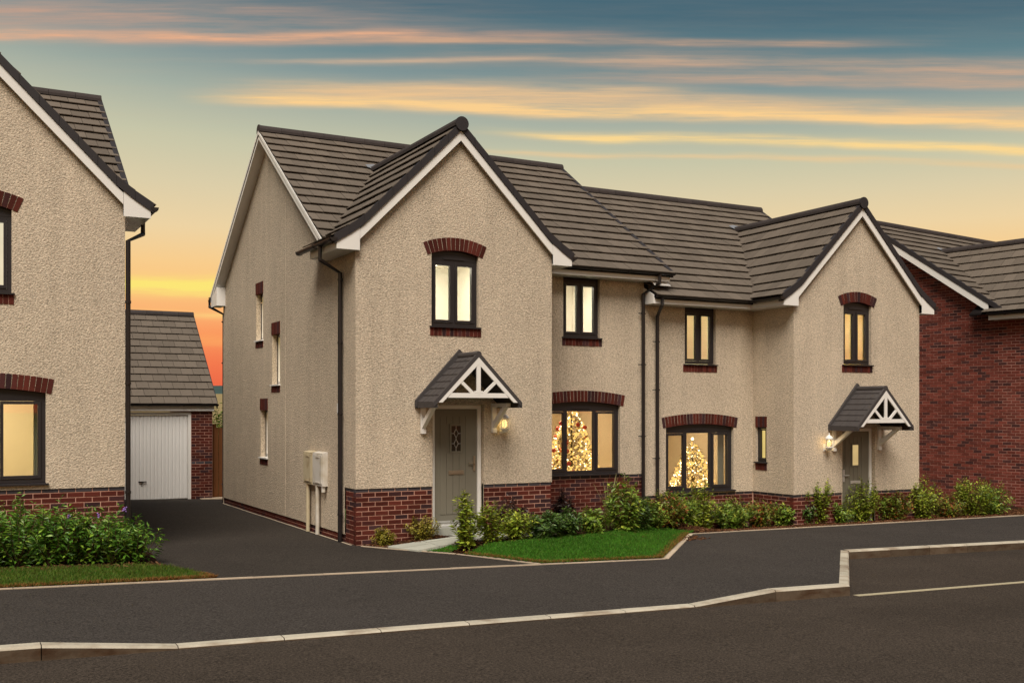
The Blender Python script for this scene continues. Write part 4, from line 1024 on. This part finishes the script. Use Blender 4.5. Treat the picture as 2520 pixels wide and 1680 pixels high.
edge_line([(6.14, -.64), (15.2, -.66), (26, -.66)], ez, .05)
dz = lambda x, y: DZ(x, y) + .0
edge_line([(.06, -.10), (.34, -.52), (1.07, -1.42), (1.75, -2.80)], dz, .04, .6)
edge_line([(-.035, .1), (-.035, 8.7)], lambda x, y: DZ(x, y) - .004, .03, .9, .008)

# ------------------------------------------------------------------ planting beds, lawn, path
v, f = [], []; nx, ny = 150, 22; gr = random.Random(5)
for j in range(ny + 1):
    for i in range(nx + 1):
        x = .05 + 26 * i / nx; t = j / ny; y = Ey(x) + .03 + (2.6 - Ey(x)) * t if x > 1.7 else -2.84 + 5.4 * t
        x2 = max(x, driveR(y) + .01) if y < .05 else x
        v.append((x2, y, HG(x2, y) - .012 + gr.uniform(-.012, .012) * (t > .05)))
for j in range(ny):
    for i in range(nx): a = j * (nx + 1) + i; f.append((a, a + 1, a + nx + 2, a + nx + 1))
struct(raw('flower_bed', v, f, SOIL))
def inpoly(x, y, poly):
    c = False
    for (x0, y0), (x1, y1) in zip(poly, poly[1:] + poly[:1]):
        if (y0 > y) != (y1 > y) and x < (x1 - x0) * (y - y0) / (y1 - y0) + x0: c = not c
    return c
def bbox(poly): return min(p[0] for p in poly), max(p[0] for p in poly), min(p[1] for p in poly), max(p[1] for p in poly)
def lawn(name, poly, zf, dens, mat, seed, hmin=.02, hmax=.042, lift=.02):
    r = random.Random(seed); x0, x1, y0, y1 = bbox(poly); s = .06; v, f = [], []; idx = {}
    def vi(i, j):
        if (i, j) not in idx: idx[(i, j)] = len(v); x, y = x0 + i * s, y0 + j * s; v.append((x, y, zf(x, y) + lift))
        return idx[(i, j)]
    for i in range(int((x1 - x0) / s) + 1):
        for j in range(int((y1 - y0) / s) + 1):
            if inpoly(x0 + (i + .5) * s, y0 + (j + .5) * s, poly): f.append((vi(i, j), vi(i + 1, j), vi(i + 1, j + 1), vi(i, j + 1)))
    lw = struct(raw(name, v, f, TURF))
    v, f = [], []; area = (x1 - x0) * (y1 - y0)
    for _ in range(int(area * dens)):
        x, y = r.uniform(x0, x1), r.uniform(y0, y1)
        if not inpoly(x, y, poly): continue
        a = r.uniform(0, 6.283); h = r.uniform(hmin, hmax); w = r.uniform(.003, .006); z = zf(x, y) + lift - .005; lx, ly = r.gauss(0, .018), r.gauss(0, .018); n = len(v)
        v += [(x - w * math.cos(a), y - w * math.sin(a), z), (x + w * math.cos(a), y + w * math.sin(a), z), (x + lx, y + ly, z + h)]; f.append((n, n + 1, n + 2))
    tag(raw('grass', v, f, mat), kind='stuff')
    return lw
LAWN = [(1.15, -1.52), (1.32, -1.88), (1.79, -2.83), (3.86, -2.82), (6.06, -.66), (6.35, -.45), (5.9, -.30), (5.2, -.42), (4.5, -.80), (3.9, -1.12), (3.2, -1.28), (2.2, -1.36), (1.5, -1.44)]
lawn('lawn', LAWN, HG, 6500, GRASS, 1)
lawn('lawn', [(.76, -1.03), (1.16, -1.04), (1.28, -1.16), (1.02, -1.33)], HG, 4200, GRASS, 2)
VERGEP = [(-9.5, -2.83), (-2.95, -2.83), (-2.82, -2.76), (-2.98, -2.1), (-3.15, -1.62), (-3.4, -1.40), (-9.5, -1.15)]
lawn('verge', VERGEP, lambda x, y: DZ(x, y), 3800, VGRASS, 3, .025, .05)
struct(raw('garden_soil', [(-9.8, -1.7, DZ(-9.8, 0) + .012), (-3.25, -1.7, DZ(-3.25, 0) + .012), (-3.12, -.2, DZ(-3.12, 0) + .012), (-3.3, .6, DZ(-3.3, 0) + .012), (-9.8, .6, DZ(-9.8, 0) + .012)], [(0, 1, 2, 3, 4)], SOIL))
def dryedge(pts, zf, n, seed, w=.10):
    r = random.Random(seed); v, f = [], []
    for (ax, ay), (bx, by) in zip(pts, pts[1:]):
        a, b = Vector((ax, ay)), Vector((bx, by)); d = (b - a); nv = Vector((-d.y, d.x)).normalized()
        for _ in range(int(n * d.length)):
            p = a + d * r.random() + nv * abs(r.gauss(0, w * .5)); h = r.uniform(.02, .05); an = r.uniform(0, 6.283); q = .005; m = len(v); z = zf(p.x, p.y) + .012
            v += [(p.x - q * math.cos(an), p.y - q * math.sin(an), z), (p.x + q * math.cos(an), p.y + q * math.sin(an), z), (p.x + r.gauss(0, .03), p.y + r.gauss(0, .03), z + h)]; f.append((m, m + 1, m + 2))
    tag(raw('dry_grass', v, f, DRY), kind='stuff')
dryedge([(1.15, -1.52), (1.79, -2.82), (3.86, -2.82), (6.06, -.66)], HG, 900, 4)
dryedge([(-9.5, -2.83), (-2.9, -2.83)], lambda x, y: DZ(x, y), 900, 5); dryedge([(-3.6, -2.83), (-2.80, -2.80), (-2.88, -2.45)], lambda x, y: DZ(x, y), 1200, 6, .10)
def mulch(poly_fn, x0, x1, y0, y1, n, zf, seed):
    r = random.Random(seed); mb = MB()
    for _ in range(n):
        x, y = r.uniform(x0, x1), r.uniform(y0, y1)
        if not poly_fn(x, y): continue
        a = r.uniform(0, 6.283); l, w, t = r.uniform(.012, .036), r.uniform(.005, .012), .005; c, s_ = math.cos(a), math.sin(a); z = zf(x, y) + r.uniform(-.004, .022); k = r.uniform(-.5, .5)
        pt = lambda u, q, zz: (x + u * c - q * s_, y + u * s_ + q * c, zz + u * k)
        mb.hexa([pt(-l, -w, z), pt(l, -w, z), pt(l, w, z), pt(-l, w, z), pt(-l, -w, z + t), pt(l, -w, z + t), pt(l, w, z + t), pt(-l, w, z + t)])
    tag(mb.build('bark_mulch', CHIP, recalc=False), kind='stuff')
mulch(lambda x, y: Ey(x) + .05 < y < Ey(x) + 1.6, 6.2, 18, -.66, 1.2, 16000, HG, 7)
mulch(lambda x, y: y > -.42 + (x > 1) * .1 and x > driveR(y) + .06, .1, 1.45, -.42, .02, 420, HG, 8)
mulch(lambda x, y: -1.52 + .02 * x < y < -.98, 1.05, 6, -1.5, -.3, 2600, HG, 9)
mulch(lambda x, y: True, -7.5, -3.2, -1.62, -1.2, 500, lambda x, y: DZ(x, 0) + .012, 10)
# paving slabs from the driveway to the door
path = empty('garden_path', (0, 0, 0)); struct(path)
def slab(p, z0, z1):
    hm_ = lambda x0, x1: max(HG(x0 + (x1 - x0) * i / 5, y) for i in range(6) for y in (p[0][1], p[2][1], (p[0][1] + p[2][1]) / 2))
    a_, b_ = min(p[0][0], p[3][0]), max(p[1][0], p[2][0]); m_ = hm_(a_, b_) + .018; z0, z1 = max(z0, HG(a_, (p[0][1] + p[3][1]) / 2) + .02), max(z1, m_)
    k = MB(); k.hexa([(x, y, HG(x, y) - .08) for x, y in p] + [(p[0][0], p[0][1], z0), (p[1][0], p[1][1], z1), (p[2][0], p[2][1], z1), (p[3][0], p[3][1], z0)]); k.build('paving_slab', FLAG, path)
def pz(x): return interp([.3, 1.0, 1.6, 3.3], [-.035, -.02, .06, .08], x)
g = .004
slab([(.65, -1.0), (.99, -.99), (.99, -.70), (.48, -.66)], pz(.6), pz(.99)); slab([(.47, -.65), (.99, -.69), (.99, -.34), (.36, -.36)], pz(.4), pz(.99))
for i in range(4):
    for j in range(2):
        x0, x1 = 1.0 + i * .58 + g, 1.0 + (i + 1) * .58 - g; y0, y1 = -1.0 + j * .49 + g, -1.0 + (j + 1) * .49 - g - (.0 if j == 0 else .05)
        if j == 1 and i == 0: y1 = -.36
        slab([(x0, y0), (x1, y0), (x1, y1), (x0, y1)], pz(x0) + .002, pz(x1) + .002)

# ------------------------------------------------------------------ shrubs
def leaf(v, f, p, d, up, l, w):
    """folded leaf: four points, two triangles"""
    s = d.cross(up)
    s = s.normalized() if s.length > 1e-3 else d.orthogonal().normalized()
    u = s.cross(d).normalized(); m = p + d * l * .45; n = len(v)
    v += [tuple(p), tuple(m + s * w * .5 + u * w * .16), tuple(p + d * l - u * l * .10), tuple(m - s * w * .5 + u * w * .16)]
    f += [(n, n + 1, n + 2), (n, n + 2, n + 3)]
def shrub_into(v, f, tw, r, c, w, h, stems, leaf_l, per, spread=1., droop=.2, low=.12, ratio=.42):
    for i in range(stems):
        a = r.uniform(0, 6.283); e = math.sqrt(r.random()); hh = h * (1 - .42 * e * e) * r.uniform(.72, 1.03)
        tip = Vector((math.cos(a) * e * w * .5 * spread, math.sin(a) * e * w * .5 * spread, hh)); mid = Vector((tip.x * .65, tip.y * .65, hh * .45)) + Vector((r.gauss(0, .03), r.gauss(0, .03), 0))
        P = lambda t: c + mid * (2 * t * (1 - t)) + tip * (t * t)
        tw.tube([P(0), P(.4), P(.75), P(1)], [.007, .005, .004, .002], 4)
        for k in range(per):
            t = low + (1 - low) * (k + r.random()) / per; p = P(t); ax = (P(min(1, t + .05)) - P(t - .05)).normalized()
            b = r.uniform(0, 6.283); sv = ax.orthogonal().normalized(); dirv = (Matrix.Rotation(b, 3, ax) @ sv)
            off = r.uniform(0, .10) * w * (1.15 - t) * 1.3
            d = (dirv + ax * r.uniform(.1, .9) - Vector((0, 0, droop * r.random()))).normalized(); l = leaf_l * r.uniform(.65, 1.2) * (1 - .35 * (t > .93))
            leaf(v, f, p + dirv * off, d, (ax + Vector((r.gauss(0, .3), r.gauss(0, .3), .4))).normalized(), l, l * ratio)
def shrub(name, label, cat, pos, w, h, style, stems=26, leaf_l=.07, per=36, group='shrubs in the front gardens', seed=0, **k):
    r = random.Random(seed * 17 + 3); o = empty(name, pos); tag(o, label, cat, group); v, f, tw = [], [], MB()
    shrub_into(v, f, tw, r, Vector((0, 0, -.02)), w, h, stems, leaf_l, per, **k)
    tag(raw('foliage', v, f, LEAF[style], o), kind='stuff'); tag(tw.build('stems', TWIG, o, recalc=False), kind='stuff')
    return o
S = [  # x, y, z, width, height, style, label, stems, leaf, per
 (.43, -.12, -.04, .34, .33, 'gold', 'small round yellow-green bush at the corner of the nearer brick plinth', 30, .035, 34),
 (1.12, -.14, .02, .60, .42, 'gold', 'low spreading yellowish bush just left of the nearer front door', 34, .035, 34),
 (1.27, -1.33, .03, .44, .90, 'bright', 'tall upright leafy shrub standing in front of the nearer front door', 17, .075, 40),
 (1.76, -1.30, .04, .46, .70, 'bright', 'upright pale green shrub just right of the nearer front door', 14, .07, 36),
 (2.26, -1.18, .04, .60, .54, 'bright', 'low light green shrub beside the paving right of the nearer door', 20, .065, 34),
 (2.75, -1.20, .04, .60, .48, 'dark', 'low dark green shrub at the middle of the lawn\'s back edge', 24, .07, 36),
 (2.62, -.30, .05, .60, .62, 'purple', 'dark purple-leaved bush close against the brick plinth right of the nearer door', 24, .06, 34),
 (3.22, -1.12, .04, .56, .50, 'dark', 'bushy dark green shrub below the right corner of the nearer gable', 24, .07, 36),
 (4.48, 1.02, .05, .34, .62, 'purple', 'dark narrow bush in the recess below the tree-lit window', 18, .06, 32),
 (3.82, -1.02, .04, .54, .50, 'mid', 'rounded mid green shrub in front of the spiky plant', 22, .07, 36),
 (4.50, -.92, .03, .72, .98, 'mid', 'tall loose shrub in front of the two black downpipes, left one of the pair', 20, .08, 40),
 (5.02, -.62, .02, .44, .66, 'dark', 'small dark shrub right of the tall loose one at the lawn edge', 18, .065, 34),
 (5.50, -.36, -.02, .50, .60, 'mid', 'leafy green shrub at the right end of the lawn\'s back edge', 20, .065, 34),
 (6.12, -.12, -.08, .62, .68, 'red', 'reddish shrub under the left end of the lower tree-lit window', 24, .06, 36),
 (6.72, .22, -.14, .66, .62, 'mid', 'glossy green shrub under the middle of the lower tree-lit window', 24, .065, 36),
 (7.35, .42, -.2, .62, .98, 'bright', 'shrub with tall shoots reaching over the sill of the lower tree-lit window', 17, .07, 40),
 (8.05, .35, -.24, .72, .68, 'mid', 'broad green shrub at the inner corner of the lower house', 28, .06, 36),
 (8.72, .30, -.25, .66, .62, 'red', 'rust-tinged shrub below the narrow side window of the lower house', 26, .06, 36),
 (9.25, .10, -.24, .56, .56, 'mid', 'low green shrub at the gable corner of the lower house', 22, .06, 34),
 (9.90, -.05, -.23, .70, 1.12, 'bright', 'tallest pointed shrub left of the farther front door', 24, .065, 46),
 (10.45, -.12, -.22, .56, .50, 'mid', 'low shrub between the two tall ones before the farther front door', 22, .055, 34),
 (11.10, -.18, -.22, .78, .92, 'bright', 'bushy tall shrub right in front of the farther front door', 26, .06, 40),
 (12.00, -.20, -.22, .74, .60, 'red', 'low rust-green shrub right of the farther front door', 28, .055, 36),
 (12.85, -.22, -.22, .72, .90, 'bright', 'tall yellow-green shrub before the left end of the red brick wall', 24, .06, 40),
 (13.55, -.25, -.22, .72, .52, 'red', 'low red-tipped shrub in front of the red brick wall', 26, .055, 36),
 (14.35, -.30, -.22, .78, .92, 'bright', 'tall shrub before the brick wall close to the right edge', 24, .06, 40),
 (7.75, .95, -.24, .70, .66, 'dark', 'darker shrub tucked against the wall right of the lower tree-lit window', 26, .06, 36),
 (8.45, .85, -.25, .60, .60, 'mid', 'green shrub in the angle of the walls below the narrow lit window', 24, .06, 36),
 (11.75, .02, -.22, .60, .70, 'mid', 'green shrub against the plinth just right of the farther front door', 24, .06, 36),
 (9.60, .02, -.23, .50, .60, 'dark', 'dark shrub against the plinth below the farther lantern', 22, .06, 36),
 (15.05, -.30, -.23, .80, .74, 'mid', 'last green shrub at the right edge of the picture', 26, .06, 38),
]
for i, (x, y, z, w, h, st, lb, ns, ll, pr) in enumerate(S):
    if x > 6: y += .16
    shrub('shrub', lb, 'shrub', (x, y, HG(x, y)), w * (1.2 if x > 5.9 else 1.12), h * (1.12 if x > 5.9 else 1.06), st, int(ns * (1.6 if x > 5.9 else 1.25)), ll * 1.28, int(pr * 1.2), seed=i + 1, ratio=.5)
# spiky plant
o = empty('spiky_plant', (4.55, -.35, HG(4.55, -.35))); tag(o, 'spiky plant with sword-shaped striped leaves in front of the tree-lit window', 'plant', 'shrubs in the front gardens')
r = random.Random(77)
for i in range(15):
    a = r.uniform(0, 6.283); e = r.uniform(.05, .33); hh = r.uniform(.55, .95); k = MB(); w = .016; c_, s_ = math.cos(a), math.sin(a)
    pts = [(0, 0, 0), (e * .35 * c_, e * .35 * s_, hh * .55), (e * c_, e * s_, hh)]
    sd_ = (-s_ * w, c_ * w)
    for p, q, w0, w1 in ((pts[0], pts[1], 1, 1), (pts[1], pts[2], 1, .08)):
        k.hexa([(p[0] - sd_[0] * w0, p[1] - sd_[1] * w0, p[2]), (p[0] + sd_[0] * w0, p[1] + sd_[1] * w0, p[2]), (q[0] + sd_[0] * w1, q[1] + sd_[1] * w1, q[2]), (q[0] - sd_[0] * w1, q[1] - sd_[1] * w1, q[2]),
                (p[0] - sd_[0] * w0 + c_ * .004, p[1] - sd_[1] * w0 + s_ * .004, p[2]), (p[0] + sd_[0] * w0 + c_ * .004, p[1] + sd_[1] * w0 + s_ * .004, p[2]), (q[0] + sd_[0] * w1 + c_ * .004, q[1] + sd_[1] * w1 + s_ * .004, q[2]), (q[0] - sd_[0] * w1 + c_ * .004, q[1] - sd_[1] * w1 + s_ * .004, q[2])])
    k.build('leaf', SPIKE, o)
# hedge below the left house
o = empty('hedge', (-5, -.8, .1)); tag(o, 'clipped dark green hedge with a few lilac flowers in front of the left house', 'hedge')
r = random.Random(5); v, f, tw = [], [], MB()
for i in range(46):
    x = -7.6 + 4.15 * (i + r.random()) / 46; y = r.uniform(-1.22, -.42); hh = .80 + .06 * math.sin(x * 2.3) + r.uniform(-.05, .05) + (.04 if x > -4.2 else 0)
    shrub_into(v, f, tw, r, Vector((x + 5, y + .8, DZ(x, 0) - .1)),   .62, hh, 12, .095, 36, spread=1.15, low=.05, ratio=.38)
for q in range(60):                                           # right end face
    shrub_into(v, f, tw, r, Vector((-3.42 + 5 + r.uniform(-.15, .02), r.uniform(-1.15, -.5) + .8, DZ(-3.4, 0) - .1)), .35, r.uniform(.3, .72), 1, .085, 22, low=.1, ratio=.36)
tag(raw('foliage', v, f, LEAF['hedge'], o), kind='stuff'); tag(tw.build('stems', TWIG, o, recalc=False), kind='stuff')
v, f, tw = [], [], MB(); shrub_into(v, f, tw, r, Vector((-4.78 + 5, -.55 + .8, .05)), .22, 1.06, 3, .09, 30, low=.5, ratio=.33)
tag(raw('sprig', v, f, LEAF['hedge'], o), kind='stuff')
for x, y, z in ((-5.17, -1.24, .66), (-3.60, -1.0, .83), (-3.95, -1.05, .77), (-4.30, -1.0, .76)):
    k = MB()
    for t in range(7): k.ball((x + 5 + rnd.gauss(0, .012), y + .8 + rnd.gauss(0, .012), z - .17 + .009 * t), .010, 4)
    k.build('flower', FLOWER, o)

# ------------------------------------------------------------------ garage, fence and tree at the end of the driveway
gar = House((0, 12, -.17), 0, False, 'small brick garage with a white up-and-over door at the end of the driveway', 'garage', 'red brick buildings', name='garage')
P = front(0)
gx0, gx1, gd0, gd1, gt = -4.6, .47, -2.20, -.07, 2.26
wb = MB(); wall(wb, P[0], [(gx0, gt), (gx1, gt)], -.1, [(gd0, gd1, -.15, 2.24)], .05); sp = [(0, 2.45), (2.85, 4.80), (5.7, 2.45)]
wall(wb, side(gx1, -1)[0], sp, -.1, []); wall(wb, side(gx0, 1)[0], sp, -.1, []); gw_ = gar.part(wb, 'wall', MORTAR, recalc=False)
items = [(P[0](u, .047 + rnd.uniform(-.002, .002), z), 0, ln) for a_, b_ in ((gd1, gx1), (gx0, gd0)) for u, z, ln in rowbricks(a_, b_, -.02, 2.24)]
blue = [q for q in items if abs(q[0][2] - .90) < .04]; red = [q for q in items if abs(q[0][2] - .90) >= .04]
put_bricks(gar, gw_, ME_BRICK, BRICK_S, red); put_bricks(gar, gw_, ME_BLUE, BLUEBRICK, blue, 'blue_brick')
k = MB(); k.box((gd0, .01, 0), (gd0 + .06, .09, 2.23)); k.box((gd1 - .07, .01, 0), (gd1, .09, 2.23)); k.box((gd0 + .06, .01, 2.16), (gd1 - .07, .09, 2.23)); gd = gar.part(k, 'garage_door', UPVC)
k = MB(); k.box((gd0 + .07, .055, .015), (gd1 - .08, .08, 2.155)); gar.part(k, 'door_panel', GDOOR, gd)
n = 22; w = (gd1 - gd0 - .17) / n
for i in range(n):
    k = MB(); x = gd0 + .08 + w * i; k.hexa([(x + .006, .056, .03), (x + w - .006, .056, .03), (x + w - .006, .06, .03), (x + .006, .06, .03), (x + .012, .040, .03), (x + w - .012, .040, .03), (x + w - .012, .040, 2.14), (x + .012, .040, 2.14)]) if False else k.prism([(x + .004, .056, .03), (x + .016, .040, .03), (x + w - .016, .040, .03), (x + w - .004, .056, .03)], (0, 0, 2.11)); gar.part(k, 'door_rib', GDOOR, gd)
k = MB(); k.box((-1.36, .02, .46), (-1.24, .038, .49)); k.box((-1.33, .005, .465), (-1.17, .02, .49)); k.box((-1.29, .03, .36), (-1.265, .039, .43)); gar.part(k, 'handle', BLACK, gd)
zr_, zf_ = 4.95, 2.44; svv = Vector((0, 2.95, zr_ - zf_)); gl = svv.length; svv.normalize()
k = MB(); k.prism([(gx0 - .05, -.10, zf_), (gx0 - .05, 2.85, zr_), (gx0 - .05, 2.85, zr_ - .08), (gx0 - .05, -.08, zf_ - .05)], (gx1 + .09 - gx0 + .05, 0, 0)); k.prism([(gx0 - .05, 5.8, zf_), (gx0 - .05, 2.85, zr_), (gx0 - .05, 2.85, zr_ - .08), (gx0 - .05, 5.78, zf_ - .05)], (gx1 + .09 - gx0 + .05, 0, 0))
groof = gar.part(k, 'roof', DECK); slope_tiles(gar, (0, -.13, zf_ - .025), (1, 0, 0), svv, gx0 - .05, gx1 + .10, 13, gl / 13, width=.30); finish_tiles(gar, groof, 300)
ridge_tiles(gar, groof, (gx0, 2.85, zr_), (gx1 + .11, 2.85, zr_), .11)
k = MB(); k.box((gx0, -.07, 2.265), (gx1 + .03, -.005, 2.445)); gar.part(k, 'fascia', UPVC)
gutter(gar, (gx0, -.125, 2.44), (gx1 + .13, -.125, 2.44), .05)
k = MB()
for s_, ya in ((1, -.1), (-1, 5.8)): k.prism([(gx1 + .095, ya, zf_ + .05), (gx1 + .095, 2.85, zr_ + .05), (gx1 + .095, 2.85, zr_ - .12), (gx1 + .095, ya, zf_ - .12)], (.02, 0, 0))
gar.part(k, 'dry_verge', VERGE)
fence = empty('fence', (.5, 12.2, -.2)); tag(fence, 'brown timber fence between the garage and the back of the middle house', 'fence')
ME_BOARD = None
for i in range(16):
    k = MB(); k.box((-.064, -.011, 0), (.064, .011, 1.85)); ME_BOARD = ME_BOARD or k.mesh('board', TIMBER); inst('board', ME_BOARD, fence, Matrix.Translation((.10 + i * .14, (i % 2) * .012, 0)))
for i in range(2): k = MB(); k.box((.02 + i * 1.8, .03, -.1), (.12 + i * 1.8, .13, 1.95)); k.build('post', TIMBER, fence)
k = MB(); k.box((-.35, -.45, -.03), (.75, -.05, .0)); struct(raw('gravel_board', [tuple(Vector(p) + Vector((.5, 12.2, -.16))) for p in k.v], k.f, EDGE))
def tree(loc, w, h, label, style, seed, stems=230):
    r = random.Random(seed); o = empty('tree', loc); tag(o, label, 'tree'); v, f, tw = [], [], MB()
    shrub_into(v, f, tw, r, Vector((0, 0, 0)), w, h, stems, .17, 46, low=.15, ratio=.55); tag(raw('crown', v, f, LEAF[style], o), kind='stuff'); tw.tube([(0, 0, -.3), (0, 0, h * .6)], [.08, .03], 8); tw.build('trunk', TWIG, o, recalc=False)
tree((2.1, 15.6, -.4), 2.8, 3.05, 'leafy green tree showing above the brown fence beside the garage', 'mid', 31)
